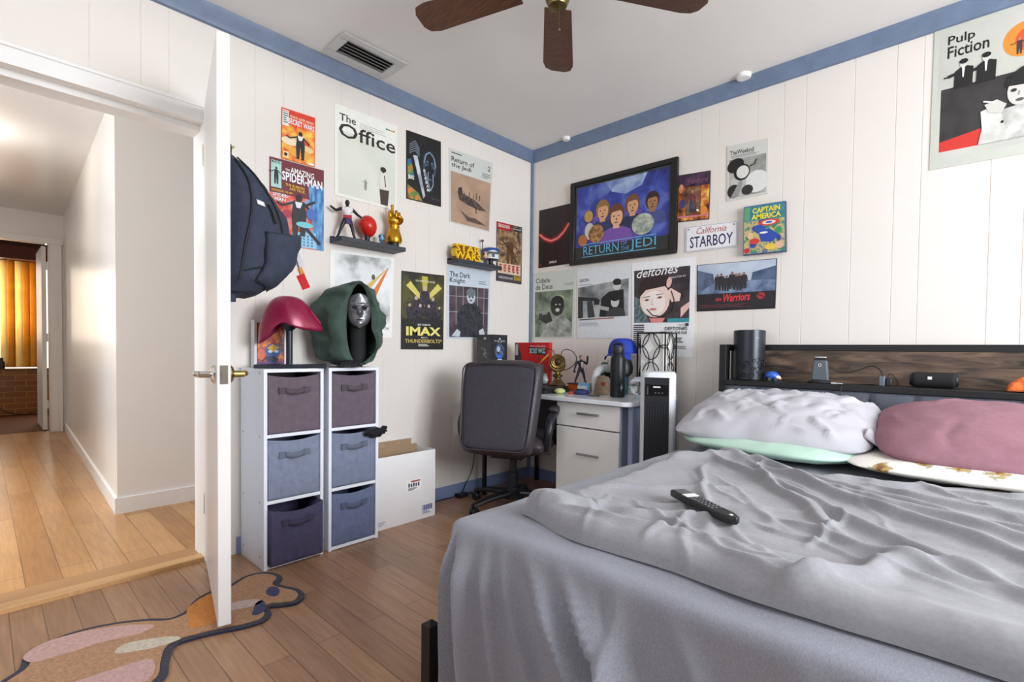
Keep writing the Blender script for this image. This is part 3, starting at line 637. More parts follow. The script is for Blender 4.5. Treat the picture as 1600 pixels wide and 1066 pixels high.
sk.grid(lambda u, v: Vector((.298+.016*math.sin(PI*min(1, v*1.2))+.004*nz(u*5, v*5), -1.572+.115*u+.012*nz(v*4, 1), .564+.012*nz(u*4, 3)-.050*v*(1-.35*abs(2*u-1))+.008*nz(u*6, v*6))), 17, 13, M('black_sock', (24, 24, 30), .95, 0, .1, 40, .3, 150))
tag(sk.build('sock', loc=(.29, -1.52, .55), fix=False, solid=.006, ang=180), 'crumpled black sock hanging over the edge of a middle bin', 'sock')

# white carton
bx = thing('cardboard_box', 'white flat cardboard carton with open top standing by the wall', 'box', (.13, -1.29, 0), world=True)
kraft = M('kraft_inside', (166, 140, 112), .85, 0, .05, 30); card = M('white_card', (240, 240, 242), .6, 0, .015, 10)
p = [at_z(593, 831, 0), at_z(679, 806, 0)]; y0, y1 = -1.478, p[1].y+.01; fx = .21
w = MB(); t_ = .004
w.box((fx-t_, y0, 0), (fx, y1, .385), card).box((.03, y0, 0), (fx-t_, y0+t_, .385), card).box((.03, y1-t_, 0), (fx-t_, y1, .385), card).box((.03, y0+t_, 0), (.034, y1-t_, .395), kraft).box((.034, y0+t_, .0), (fx-t_, y1-t_, .004), kraft)
w.box((fx-t_-.001, y0+t_, .02), (fx-t_, y1-t_, .385), kraft)
w.build('body', bx)
MB().box((.022, y0, .385), (.028, y1-.04, .43), card).box((.028, y0, .385), (.030, y1-.04, .43), kraft).build('flap', bx)
lb = MB(); ink = P((70, 76, 96)); red = P((176, 60, 60)); yy = y0+(y1-y0)*.52
lb.box((fx, yy, .17), (fx+.0006, yy+.10, .235), P((252, 252, 252)))
for k in range(5): lb.box((fx+.0006, yy+.012+k*.016, .195), (fx+.001, yy+.022+k*.016, .216-.003*(k % 2)), ink)
lb.box((fx+.0006, yy+.03, .221), (fx+.001, yy+.092, .229), red)
for k in range(3): lb.box((fx+.0006, yy+.01, .176+k*.005), (fx+.001, yy+.05+.01*k, .179+k*.005), ink)
lb.build('printed_label', bx); lb = MB()
for k in range(9): lb.box((fx+.0004, y1-.09+k*.008, .045), (fx+.0008, y1-.085+k*.008+.002*(k % 2), .075), P((96, 110, 160)))
for k in range(3): lb.box((fx+.0004, y1-.09, .026+k*.006), (fx+.0008, y1-.03-.012*k, .029+k*.006), P((96, 110, 160)))
lb.build('printed_label', bx); lb = MB()
for k in range(3): lb.box((fx+.0004, y0+.02, .022+k*.008), (fx+.0008, y0+.06+.012*k, .025+k*.008), P((140, 150, 176)))
lb.build('printed_label', bx)

# ================================================================ DESK
DZ = .70
desk = thing('desk', 'white computer desk with drawer cabinet standing against the back wall', 'desk', (.65, -.31, 0), world=True)
dtop = M('white_marbled_top', (226, 230, 236), .15, 0, .06, 7); dwhite = M('white_front', (246, 245, 242), .4, 0, .015, 5, stretch=(1, 1, 1)); dblue = M('pale_blue_side', (150, 164, 190), .5, 0, .02, 5); steel = M('brushed_steel', (170, 170, 170), .35, .9, .05)
def rr(x0, y0, x1, y1, r, k=6):
    o = []
    for cx, cy, a in ((x1-r, y0+r, -90), (x1-r, y1-r, 0), (x0+r, y1-r, 90), (x0+r, y0+r, 180)):
        for i in range(k+1): q = math.radians(a+90*i/k); o.append((cx+r*math.cos(q), cy+r*math.sin(q)))
    return o
MB().prism(rr(.045, -.615, 1.205, -.02, .05), dtop, lambda x, y, h: Vector((x, y, DZ-.024+.024*h))).build('desktop', desk, bevel=.003)
ux0, ux1, uy0, uy1 = .705, 1.125, -.565, -.20
MB().box((ux0, uy0+.018, .03), (ux0+.016, uy1, DZ-.025), dwhite).box((ux1-.016, uy0+.018, .03), (ux1, uy1, DZ-.025), dblue).box((ux0+.016, uy1-.01, .03), (ux1-.016, uy1, DZ-.025), dwhite).box((ux0+.016, uy0+.018, .03), (ux1-.016, uy1-.01, .046), dwhite).build('cabinet_body', desk)
for k, (za, zb, nm) in enumerate(((.535, .668, 'drawer'), (.04, .528, 'cabinet_door'))):
    d = MB().box((ux0, uy0, za), (ux1-.006, uy0+.017, zb), dwhite).build(nm, desk, bevel=.0015)
    zc = .612 if k == 0 else .385
    sub(MB().box((.86, uy0-.022, zc-.005), (1.0, uy0-.014, zc+.007), steel).box((.866, uy0-.014, zc-.002), (.874, uy0, zc+.004), steel).box((.986, uy0-.014, zc-.002), (.994, uy0, zc+.004), steel), 'handle', d, bevel=.001)
for x, y in ((.10, -.585), (.10, -.05)): MB().box((x, y, 0), (x+.022, y+.022, DZ-.025), metal_m).build('leg', desk)
for x, y in ((1.165, -.55), (1.165, -.05)): MB().box((x, y, 0), (x+.025, y+.025, DZ-.025), dblue).build('leg', desk)
MB().box((.127, -.055, .36), (ux0, -.043, DZ-.03), M('grey_modesty_panel', (96, 98, 106), .6)).build('back_panel', desk)
MB().box((ux0+.03, uy0+.03, 0), (ux1-.03, uy1-.03, .03), metal_m).build('plinth', desk)

# ================================================================ OFFICE CHAIR
leather = M('dark_brown_leather', (60, 54, 60), .42, 0, .10, 20, .18, 130); fabric_back = M('chair_back_cloth', (58, 55, 65), .75, 0, .12, 60, .25, 260); bpl = M('chair_black_plastic', (26, 28, 34), .4, 0, .06)
ch = thing('office_chair', 'dark leather high-back swivel chair pushed up to the desk, back to the camera', 'chair', (.437, -.645, 0), math.radians(25))
def cushion(mb, w, d, t, m, mat, ex=5, n=25, puff=.5, taper=0.):
    for side in (1, -1):
        def fn(u, v, side=side):
            a, b = 2*u-1, 2*v-1; a = math.sin(a*PI/2)*.5+a*.5; b = math.sin(b*PI/2)*.5+b*.5
            h = (max(0, 1-abs(a)**ex)*max(0, 1-abs(b)**ex))**.5; f = 1+taper*b
            k = 1-.06*(abs(a)**4)*(abs(b)**4)
            return mat @ Vector((a*w/2*f*k, b*d/2*k, side*h*t/2*(1+puff*(1-a*a)*(1-b*b)*.3)))
        mb.grid(fn, n, n, m)
    return mb
cushion(MB(), .50, .50, .13, leather, Matrix.Translation((0, .0, .42))).build('seat', ch, ang=180)
Rb = Matrix.Translation((0, -.285, .645)) @ Matrix.Rotation(math.radians(77), 4, 'X')
bk = cushion(MB(), .455, .53, .13, leather, Rb @ Matrix.Translation((0, 0, -.035)), 6, taper=.08)
bo = bk.build('backrest', ch, ang=180)
sub(cushion(MB(), .40, .47, .02, fabric_back, Rb @ Matrix.Translation((0, -.005, .030)), 9, taper=.08), 'back_cover', bo, ang=180)
sub(cushion(MB(), .36, .13, .13, leather, Rb @ Matrix.Translation((0, .21, -.045)), 4), 'headrest', bo, ang=180)
hl_ = MB(); outl = [Rb @ Vector((x*(1+.08*y/.265), y, .037)) for x, y in rr(-.205, -.24, .205, .24, .05)]
hl_.tube(outl, .0045, leather, 8, closed=True); sub(hl_, 'piping', bo, ang=180)
for s in (-1, 1):
    a = MB()
    a.tube(spline([(s*.245, -.17, .40), (s*.263, -.19, .50), (s*.268, -.15, .575), (s*.268, -.05, .60), (s*.268, .10, .60), (s*.268, .17, .56), (s*.275, .15, .46), (s*.245, .10, .385)]), .017, bpl, 10, flat=1.4)
    ao = a.build('armrest', ch, ang=180)
    sub(cushion(MB(), .06, .26, .045, leather, Matrix.Translation((s*.268, .02, .622)), 4, 15), 'arm_pad', ao, ang=180)
cm = MB().box((-.10, -.14, .325), (.10, .12, .36), bpl); cm.build('tilt_mechanism', ch, bevel=.01)
MB().tube([(.06, .03, .34), (.20, .05, .335), (.27, .06, .33), (.285, .06, .31)], .005, steel, 8).build('lever', ch)
MB().lathe([(.03, .10), (.03, .22), (.022, .225), (.022, .335)], bpl).build('gas_lift', ch)
bs = MB().lathe([(.0, .06), (.05, .062), (.05, .105), (.034, .125), (.0, .125)], bpl, n=20, cap=False)
for k in range(5):
    an = math.radians(20+72*k); d = Vector((math.cos(an), math.sin(an), 0))
    bs.tube([d*.03+Vector((0,0,.095)), d*.17+Vector((0,0,.085)), d*.29+Vector((0,0,.062))], [.032, .026, .018], bpl, 10, flat=.7)
bs.build('star_base', ch)
for k in range(5):
    an = math.radians(20+72*k); d = Vector((math.cos(an), math.sin(an), 0)); n_ = Vector((-d.y, d.x, 0)); c = d*.28
    w = MB()
    for s in (-1, 1): w.lathe([(.0, -.009), (.022, -.009), (.026, -.004), (.026, .004), (.022, .009), (0, .009)], bpl, c+n_*s*.014+Vector((0,0,.026)), 14, Vector((0,0,1)).rotation_difference(n_).to_matrix().to_4x4(), cap=False)
    w.tube([c+Vector((0,0,.03)), c+Vector((0,0,.06))], .008, bpl, 8); w.build('caster', ch)

# ================================================================ TOWER HEATER AND WIRE LAMP
fc = (1.315, -.52); fa = math.radians(24)
tf = thing('tower_fan', 'white tower fan with dark slotted front beside the desk end', 'fan', (fc[0], fc[1], 0), fa)
fwht = M('fan_white_plastic', (232, 234, 240), .35, 0, .01); fdk = M('fan_dark_grille', (24, 26, 32), .4, 0, .06)
MB().prism(rr(-.085, -.075, .085, .075, .05), fwht, lambda x, y, h: Vector((x, y, .03+.825*h))).build('housing', tf, bevel=.004)
MB().prism(rr(-.08, -.068, .08, .068, .048), M('fan_top', (206, 210, 214), .3), lambda x, y, h: Vector((x, y, .853+.010*h))).build('top_cap', tf, bevel=.003)
MB().lathe([(.11, 0), (.115, .008), (.10, .022), (.07, .032)], fdk, n=28).build('base', tf)
gf = MB().box((-.062, -.0795, .05), (.056, -.0745, .835), fdk); gr = gf.build('grille', tf, bevel=.002)
for k in range(9): sub(MB().box((-.057+k*.0130, -.0835, .06), (-.0525+k*.0130, -.0795, .70), M('grille_rib', (44, 46, 54), .4)), 'rib', gr)
dp = MB().box((-.056, -.0815, .745), (.050, -.079, .80), M('display_glass', (12, 12, 14), .1)).box((-.02, -.0822, .785), (.014, -.0815, .792), P((210, 214, 220))).box((-.050, -.0822, .750), (-.043, -.0815, .793), P((60, 66, 74)))
for k in range(3): dp.box((-.012+k*.016, -.0822, .757), (-.006+k*.016, -.0815, .763), P((90, 96, 104)))
dp.build('control_panel', tf)

lp = thing('table_lamp', 'square wire lamp with white shade and overlapping circle pattern on the desk', 'lamp', (1.108, -.135, DZ), math.radians(4))
wire = M('black_wire', (26, 26, 28), .4, .5, .05); shade_m = M('white_lamp_fabric', (236, 234, 230), .8, 0, .01)
hwid = .083; H0, H1 = .05, .375
for sx, sy in ((-1, -1), (1, -1), (1, 1), (-1, 1)):
    MB().box((sx*hwid-.0035, sy*hwid-.0035, .012), (sx*hwid+.0035, sy*hwid+.0035, H1), wire).build('post', lp)
for z in (H0, H1-.006):
    fr_ = MB()
    for s in (-1, 1): fr_.box((-hwid, s*hwid-.003, z), (hwid, s*hwid+.003, z+.006), wire).box((s*hwid-.003, -hwid, z), (s*hwid+.003, hwid, z+.006), wire)
    fr_.build('frame', lp)
for fi in range(4):
    R = Rz(fi*PI/2); w = MB(); rad = hwid*.62
    cs = [(0, H1-.055+.0), (0, H1-.235)]
    for cz in (H1, H1-.165, H1-.33):
        for cx in (-hwid, hwid, 0):
            pts = []
            for k in range(49):
                an = 2*PI*k/48; x, z = cx+hwid*(.86 if cx else .62)*math.cos(an), cz-(0 if cx else .0825)+(.092 if cx else .075)*math.sin(an)
                if abs(x) <= hwid and H0 <= z <= H1: pts.append((k, R @ Vector((x, -hwid, z))))
            seg = []
            for k, p in pts:
                if seg and k != seg[-1][0]+1:
                    if len(seg) > 1: w.tube([q for _, q in seg], .0028, wire, 6)
                    seg = []
                seg.append((k, p))
            if len(seg) > 1: w.tube([q for _, q in seg], .0028, wire, 6)
    w.build('wire_pattern', lp)
MB().box((-hwid+.012, -hwid+.012, .06), (hwid-.012, hwid-.012, H1-.01), shade_m).build('lamp_shade', lp, bevel=.004)
MB().box((-hwid-.012, -hwid-.012, .001), (hwid+.012, hwid+.012, .013), M('lamp_base_white', (226, 226, 228), .4)).build('base', lp, bevel=.002)

# ================================================================ POSTERS
_TX = {}
def text_geo(s, bold=.0, shear=0.):
    k = (s, bold, shear)
    if k in _TX: return _TX[k]
    cu = bpy.data.curves.new('lettering', 'FONT'); cu.body = s; cu.offset = bold*.42; cu.shear = shear; cu.resolution_u = 2; cu.fill_mode = 'FRONT'
    o = bpy.data.objects.new('lettering', cu); COL.objects.link(o); dg = bpy.context.evaluated_depsgraph_get(); me = bpy.data.meshes.new_from_object(o.evaluated_get(dg))
    vs = [v.co.copy() for v in me.vertices]; fs = [tuple(p.vertices) for p in me.polygons]
    COL.objects.unlink(o); bpy.data.objects.remove(o); bpy.data.curves.remove(cu); bpy.data.meshes.remove(me)
    _TX[k] = (vs, fs); return _TX[k]
class Art:
    """a flat print: corners TL TR BR BL in the room, layers drawn in u (right) and v (down)"""
    def __init__(s, corners, nrm, th=.0016, paper=(240, 240, 236), edge=None):
        s.c = [Vector(q) for q in corners]; s.n = Vector(nrm).normalized(); s.mb = MB(); s.k = 0; s.th = th
        pm = P(paper) if not isinstance(paper, bpy.types.Material) else paper
        vs = [s.at(u, v, 0) for u, v in ((0,0),(1,0),(1,1),(0,1))]; vs2 = [s.at(u, v, th) for u, v in ((0,0),(1,0),(1,1),(0,1))]
        s.mb.add(vs+vs2, [(4,7,6,5), (0,1,2,3)], pm).add(vs+vs2, [(0,4,5,1), (1,5,6,2), (2,6,7,3), (3,7,4,0)], edge or pm)
    def at(s, u, v, d):
        a = s.c[0].lerp(s.c[1], u); b = s.c[3].lerp(s.c[2], u); return a.lerp(b, v)+s.n*d
    def z(s): s.k += 1; return s.th+.00012*s.k
    def m(s, c): return c if isinstance(c, bpy.types.Material) else P(c)
    def poly(s, pts, c):
        d = s.z(); s.mb.add([s.at(u, v, d) for u, v in pts], [tuple(range(len(pts)-1, -1, -1))], s.m(c)); return s
    def rect(s, u0, v0, u1, v1, c): return s.poly([(u0,v0),(u1,v0),(u1,v1),(u0,v1)], c)
    def ell(s, u, v, ru, rv, c, rot=0., n=20):
        q = []; ar = (s.c[1]-s.c[0]).length/(s.c[3]-s.c[0]).length
        for k in range(n):
            a = 2*PI*k/n; x, y = ru*math.cos(a)*ar, rv*math.sin(a); q.append((u+(x*math.cos(rot)-y*math.sin(rot))/ar, v+x*math.sin(rot)+y*math.cos(rot)))
        return s.poly(q, c)
    def line(s, pts, w, c):
        for (a, b), (e, f) in zip(pts, pts[1:]):
            ar = (s.c[1]-s.c[0]).length/(s.c[3]-s.c[0]).length; dx, dy = (e-a)*ar, f-b; L = math.hypot(dx, dy) or 1; nx_, ny_ = -dy/L*w/2/ar, dx/L*w/2
            s.poly([(a+nx_, b+ny_), (e+nx_, f+ny_), (e-nx_, f-ny_), (a-nx_, b-ny_)], c)
        return s
    def text(s, t, u0, v0, u1, v1, c, bold=.0, shear=0., sk=0.):
        vs, fs = text_geo(t, bold, shear)
        if not vs: return s
        x0 = min(v.x for v in vs); x1 = max(v.x for v in vs); y0 = min(v.y for v in vs); y1 = max(v.y for v in vs); d = s.z()
        if fs: s.mb.add([s.at(u0+(u1-u0)*(v.x-x0)/(x1-x0), v1-(v1-v0)*(v.y-y0)/(y1-y0)+sk*((v.x-x0)/(x1-x0)), d) for v in vs], fs, s.m(c))
        return s
    def lines(s, u0, v0, u1, v1, n, c, seed=0, frac=.5):
        rr_ = random.Random(seed); h = (v1-v0)/n
        for k in range(n): s.rect(u0, v0+h*k, u0+(u1-u0)*rr_.uniform(.6, 1), v0+h*(k+frac), c)
        return s
    def fig(s, u, v, h, c, skin=None, pose=0, w=1.):
        """a plain standing figure, feet at v"""
        ar = (s.c[3]-s.c[0]).length/(s.c[1]-s.c[0]).length; k = h*ar*w
        s.poly([(u-.10*k, v-.82*h), (u+.10*k, v-.82*h), (u+.13*k, v-.45*h), (u+.11*k, v), (u+.03*k, v), (u, v-.42*h), (u-.03*k, v), (u-.11*k, v), (u-.13*k, v-.45*h)], c)
        if pose == 1: s.line([(u-.09*k, v-.78*h), (u-.30*k, v-.66*h), (u-.40*k, v-.72*h)], .05*h, c).line([(u+.09*k, v-.78*h), (u+.26*k, v-.60*h)], .05*h, c)
        else: s.line([(u-.11*k, v-.80*h), (u-.17*k, v-.42*h)], .05*h, c).line([(u+.11*k, v-.80*h), (u+.17*k, v-.42*h)], .05*h, c)
        s.ell(u, v-.90*h, .06*k, .085*h, skin or c, 0, 12); return s
    def bust(s, u, v, h, hair, skin, cloth, dark=(40, 30, 28)):
        """a plain painted portrait: shoulders, neck, head, hair, features"""
        ar = (s.c[3]-s.c[0]).length/(s.c[1]-s.c[0]).length; k = h*ar
        s.poly([(u-.46*k, v+.5*h), (u-.40*k, v+.22*h), (u-.15*k, v+.12*h), (u+.15*k, v+.12*h), (u+.40*k, v+.22*h), (u+.46*k, v+.5*h)], cloth)
        s.ell(u, v-.17*h, .215*k, .27*h, hair).poly([(u-.08*k, v), (u+.08*k, v), (u+.09*k, v+.16*h), (u-.09*k, v+.16*h)], skin).ell(u+.01*k, v-.11*h, .165*k, .22*h, skin)
        s.poly([(u-.18*k, v-.2*h), (u-.12*k, v-.36*h), (u+.12*k, v-.36*h), (u+.18*k, v-.2*h), (u+.1*k, v-.26*h), (u-.1*k, v-.24*h)], hair)
        for q in (-1, 1): s.ell(u+q*.07*k, v-.14*h, .028*k, .016*h, dark, 0, 8)
        s.ell(u+.01*k, v-.06*h, .018*k, .035*h, hair, 0, 8).ell(u, v+.02*h, .055*k, .014*h, dark, 0, 8); return s
    def done(s, name, label, cat, parent=None, group=None):
        c = sum(s.c, Vector())/4
        if parent: return s.mb.build(name, parent, smooth=False, fix=False)
        return tag(s.mb.build(name, loc=c, smooth=False, fix=False), label, cat, group)
def qa(*p, d=.0015): return [at_x(x, y, d) for x, y in p]
def qb(*p, d=-.0015): return [at_y(x, y, d) for x, y in p]
NA, NB = (1, 0, 0), (0, -1, 0)
K, Wt = (22, 22, 24), (242, 242, 240)
GP = 'posters and prints on the poster wall'; GQ = 'posters and prints on the bed wall'

# poster wall
a = Art(qa((440,167.3),(492.4,184.4),(491.7,261.5),(439.3,247.3), d=.004), NA, paper=(228, 84, 40))
a.rect(.02,.30,.98,.99, PH('comic_orange', (226, 70, 36), (240, 160, 60), (246, 214, 90), 26, contrast=(.35,.68))).rect(.02,.02,.98,.16, (214, 62, 44)).rect(.02,.03,.20,.34, (226, 226, 214)).text('MARVEL', .03,.045,.19,.075, (180,40,40), .02)
a.text('MARVEL SUPER HEROES', .24,.10,.95,.145, (250,236,190), .02, sk=.02).text('SECRET WARS', .20,.16,.97,.27, (236,240,250), .05, sk=.03).lines(.05,.09,.18,.3, 5, (60,120,150), 2)
a.ell(.25,.62,.26,.08, (240,224,190)).ell(.72,.70,.24,.07, (236,206,140)).ell(.55,.82,.34,.10, (238,170,60)).fig(.55,.93,.56, (34,32,44), None, 1, 1.25).poly([(.46,.47),(.64,.47),(.58,.56),(.50,.56)], (232,234,240))
a.rect(.04,.84,.20,.97, (246,220,150)).ell(.12,.90,.05,.035, K).rect(.80,.945,.97,.985, Wt)
a.done('comic_print', 'small orange comic cover print touching the top of the maroon and blue one', 'poster')
a = Art(qa((421,244.1),(505.9,266.8),(505.6,392.4),(421,381)), NA, paper=(112, 38, 50))
a.rect(0,.40,1,1, PH('comic_city', (196, 60, 48), (232, 110, 84), (108, 170, 214), 20, contrast=(.40,.66))).poly([(.70,.22),(1,.20),(1,1),(.86,1),(.74,.55)], PH('comic_towers', (40, 96, 168), (110, 176, 222), None, 60, stretch=(1, 1, .25)))
a.poly([(.40,.82),(.84,.80),(.86,.99),(.40,.99)], (150, 206, 232))
for i in range(5):
    for j in range(4): a.rect(.45+i*.075,.84+j*.037,.48+i*.075,.862+j*.037, (60,110,170))
a.poly([(.0,.62),(.18,.70),(.26,1),(0,1)], (58,120,190)).rect(.02,.03,.20,.34, (176, 214, 206)).text('MARVEL', .03,.03,.19,.065, K, .02).fig(.11,.30,.2, (28,30,38), None, 1)
a.text('the', .27,.085,.35,.12, Wt, .03).text('AMAZING', .36,.065,.80,.135, Wt, .05, sk=.012).text('SPIDER-MAN', .21,.13,.96,.235, (244,244,250), .07, sk=.02).text('THE RUMORS', .27,.265,.62,.295, (246,196,60), .03, sk=.01).text('ARE TRUE', .34,.305,.62,.335, (246,196,60), .03, sk=.01)
a.text('INTRODUCING THE NEW', .03,.36,.40,.385, (246,196,60), .02).text('SPIDER-', .05,.40,.32,.44, Wt, .04).text('MAN', .08,.45,.27,.49, Wt, .04)
a.fig(.52,.86,.50, (24, 26, 36), None, 1, 1.3).poly([(.44,.46),(.58,.46),(.54,.53),(.47,.53)], (226,232,240)).line([(.60,.50),(.82,.42)], .03, (24,26,36)).line([(.56,.70),(.92,.93)], .035, (24,26,36)).ell(.75,.58,.10,.07, (64,110,190)).ell(.30,.62,.08,.05, (170,40,70)).ell(.62,.72,.16,.035, (120,206,214))
a.done('comic_print', 'maroon and blue comic cover print partly behind the hanging backpack', 'poster')
a = Art(qa((522.4,160.7),(620.5,197.3),(619.5,330),(523,304.5)), NA, paper=(238, 240, 230))
a.rect(.05,.27,.97,.97, PH('pale_ground', (216, 220, 208), (226, 229, 217), None, 4)).text('The', .07,.085,.32,.165, (44,38,36), .025).text('Office', .06,.18,.97,.34, (44,38,36), .028)
for k, c in enumerate(((30,110,90), (40,120,160), (230,170,40), (220,110,40))): a.rect(.80+k*.04,.075,.835+k*.04,.09, c)
a.lines(.38,.125,.95,.19, 3, (196,198,190), 4, .35).fig(.47,.86,.13, (150,152,146), None, 1).fig(.76,.93,.40, (226,226,214), (70,56,48), 0, .9).poly([(.70,.80),(.86,.79),(.84,.97),(.72,.97)], (66,54,46)).ell(.76,.565,.05,.03, (44,36,34)).line([(.78,.63),(.80,.76)], .012, (40,36,36))
a.done('poster', 'tall cream poster with big dark brown lettering above the long shelf', 'poster')
a = Art(qa((634.5,202.9),(688.7,221.7),(688.9,323.5),(634.7,310.4)), NA, paper=(24, 22, 24))
a.rect(.03,.02,.98,.98, PH('night_mottle', (14,14,16), (30,28,30), None, 14)).ell(.66,.42,.19,.23, PH('ghost_glow', (24,34,48), (86,112,140), None, 12)).ell(.66,.43,.14,.19, (18,20,26))
for pts in ([(.50,.40),(.55,.27),(.66,.22),(.78,.28),(.84,.42)], [(.62,.52),(.60,.66),(.68,.80),(.76,.70),(.75,.54)]): a.line(pts, .014, (150,172,196))
a.ell(.57,.40,.035,.05, (110,134,160), .5).ell(.75,.41,.035,.05, (110,134,160), -.5).ell(.57,.40,.022,.036, K, .5).ell(.75,.41,.022,.036, K, -.5)
for k in range(5): a.line([(.08,.20+.03*k),(.24,.12+.035*k),(.36,.22+.03*k)], .012, (120,132,146))
a.poly([(.18,.34),(.30,.33),(.52,.90),(.46,.94)], PH('steel_blade', (130,140,152), (214,222,230), None, 12)).poly([(.02,.42),(.12,.40),(.22,.66),(.02,.72)], PH('market_sign', (206,120,40), (70,140,70), (40,96,160), 30)).poly([(.02,.78),(.34,.88),(.45,.99),(.02,.99)], PH('street_red', (176,40,36), (60,140,70), (226,120,60), 24))
for k, l in enumerate('SCREAM'): a.text(l, .46+k*.022,.50+k*.055,.53+k*.022,.545+k*.055, (236,238,240), .04)
a.text('BIG', .05,.64,.20,.70, Wt, .04); a.text('NEW YORK', .70,.90,.95,.925, (90,90,96), .01)
a.done('poster', 'black horror poster with a long silver blade, right of the cream poster', 'poster')
a = Art(qa((701.3,230.7),(769.8,255),(765,363),(702.3,347)), NA, paper=(206, 210, 204))
a.rect(.03,.30,.97,.985, PH('dune_tan', (166,138,116), (186,154,130), None, 8)).text('Return of', .05,.095,.56,.165, (36,34,36), .03).text('the Jedi', .05,.18,.49,.255, (36,34,36), .03).lines(.05,.04,.4,.07, 1, (90,92,92), 1).text('2', .88,.07,.95,.14, (40,38,40), .01).lines(.75,.19,.96,.27, 3, (110,112,110), 2, .4)
hullm = PH('barge_grey', (52,44,42), (98,84,76), None, 40)
a.poly([(.18,.55),(.30,.56),(.60,.61),(.88,.72),(.70,.735),(.40,.70),(.22,.66)], hullm).poly([(.2,.50),(.28,.48),(.30,.56),(.2,.56)], (60,52,50))
for x in (.24,.34,.45,.55,.62,.70): a.line([(x,.60),(x+.005,.50+.03*(x*10 % 2))], .012, (58,48,46))
a.line([(.62,.70),(.63,.79)], .015, (50,42,40)).poly([(.24,.80),(.46,.87),(.60,.86),(.90,.93),(.62,.93),(.42,.925)], PH('skiff_shadow', (112,92,80), (84,68,60), None, 30))
a.done('poster', 'tan desert poster with a flying barge and its shadow', 'poster')
a = Art(qa((775.8,345.8),(815.6,355.5),(814.6,444.8),(775,438.6)), NA, paper=(66, 58, 66))
a.rect(.02,.02,.98,.70, PH('samurai_brown', (70,56,46), (140,110,80), (178,150,110), 26)).rect(0,0,.55,.12, (170,34,40)).text('SENGOKU', .06,.025,.50,.085, (240,230,220), .03).rect(.62,.03,.96,.10, (40,40,48)).text('Journal', .64,.04,.94,.085, (220,220,214), .02)
a.fig(.52,.68,.46, (96,66,42), (120,88,60), 1, 1.5).line([(.20,.30),(.80,.55)], .02, (60,44,34)).rect(.05,.68,.95,.86, (214,196,170))
for i in range(5):
    for q in ([(0,.1),(1,.1)], [(.1,.45),(.9,.45)], [(.5,0),(.5,1)], [(.15,.9),(.85,.8)], [(.2,.2),(.1,.8)]):
        a.line([(.10+i*.165+x*.12, .70+y*.13) for x, y in q], .016, (190,30,40))
a.text('UNIFICATION WAR', .08,.91,.62,.95, (222,220,226), .02).text('SEKIGAHARA', .66,.87,.95,.95, (222,186,60), .03)
a.done('poster', 'narrow brown warrior poster with red brush lettering beside the blue corner strip', 'poster')
a = Art(qa((515.4,389.5),(615.6,403),(612,528),(514.5,525)), NA, paper=(246, 246, 244))
a.rect(.07,.03,.95,.82, PH('cloud_grey', (150,156,156), (226,230,230), (244,246,246), 7, contrast=(.3,.6))).poly([(.90,.13),(.88,.15),(.28,.56),(.30,.62),(.42,.60)], (222,190,110)).poly([(.90,.13),(.48,.66),(.62,.66),(.905,.15)], (226,124,52)).ell(.66,.27,.03,.035, (90,90,80))
a.text('Ad Astra Per Aspera', .07,.86,.45,.90, (90,90,90), .01).text('lythe', .80,.86,.94,.915, (96,96,96), .01)
a.done('poster', 'white poster with an orange beam in a cloudy sky, partly behind the green hood', 'poster')
a = Art(qa((627.2,423),(693.9,430.8),(692.2,546.4),(626.2,546)), NA, paper=(30, 28, 26))
a.rect(.02,.02,.98,.62, PH('olive_fog', (40,38,28), (86,84,34), (60,58,34), 6)).poly([(.46,.04),(.60,.04),(.57,.34),(.49,.34)], (190,184,60)).poly([(.10,.18),(.20,.12),(.46,.30),(.44,.36)], (214,206,110)).poly([(.84,.12),(.94,.18),(.60,.36),(.58,.30)], (214,206,110)).poly([(.42,.24),(.64,.24),(.58,.44),(.48,.44)], (226,220,150))
for x, y, h in ((.18,.66,.26),(.33,.62,.32),(.53,.56,.40),(.72,.62,.32),(.88,.66,.24),(.42,.68,.28),(.62,.68,.28)): a.fig(x, y, h, PH('team_dark', (26,24,34), (64,58,72), None, 60), (196,178,160), 1 if x in (.33,.72) else 0, 1.3)
a.rect(.02,.60,.98,.68, (34,32,30)).text('YOU WERE NEVER ALONE', .30,.095,.76,.12, (236,234,210), .02).text('SEE THEM IN', .36,.665,.66,.69, (240,240,230), .03).text('IMAX', .10,.705,.92,.82, (236,226,130), .09).text('THUNDERBOLTS*', .08,.865,.95,.915, (226,206,120), .02).text('MAY 2', .45,.835,.59,.853, Wt, .03).lines(.38,.93,.68,.965, 2, (220,220,210), 3, .5)
a.done('poster', 'dark poster with pale yellow capitals and light beams above the white carton', 'poster')
a = Art(qa((698,416.4),(766,424.6),(763.5,530),(698,529.5)), NA, paper=(206, 216, 228))
a.text('The Dark', .06,.06,.52,.135, K, .03).text('Knight', .06,.145,.40,.23, K, .03).lines(.72,.16,.95,.22, 2, (120,130,140), 3, .4)
a.rect(.05,.255,.96,.975, PH('cell_wall', (64,54,60), (92,78,84), None, 14))
for x in (.20,.36,.54,.70,.85): a.line([(x,.255),(x,.80)], .008, (170,176,182))
for y in (.40,.62): a.line([(.05,y),(.96,y)], .008, (160,164,170))
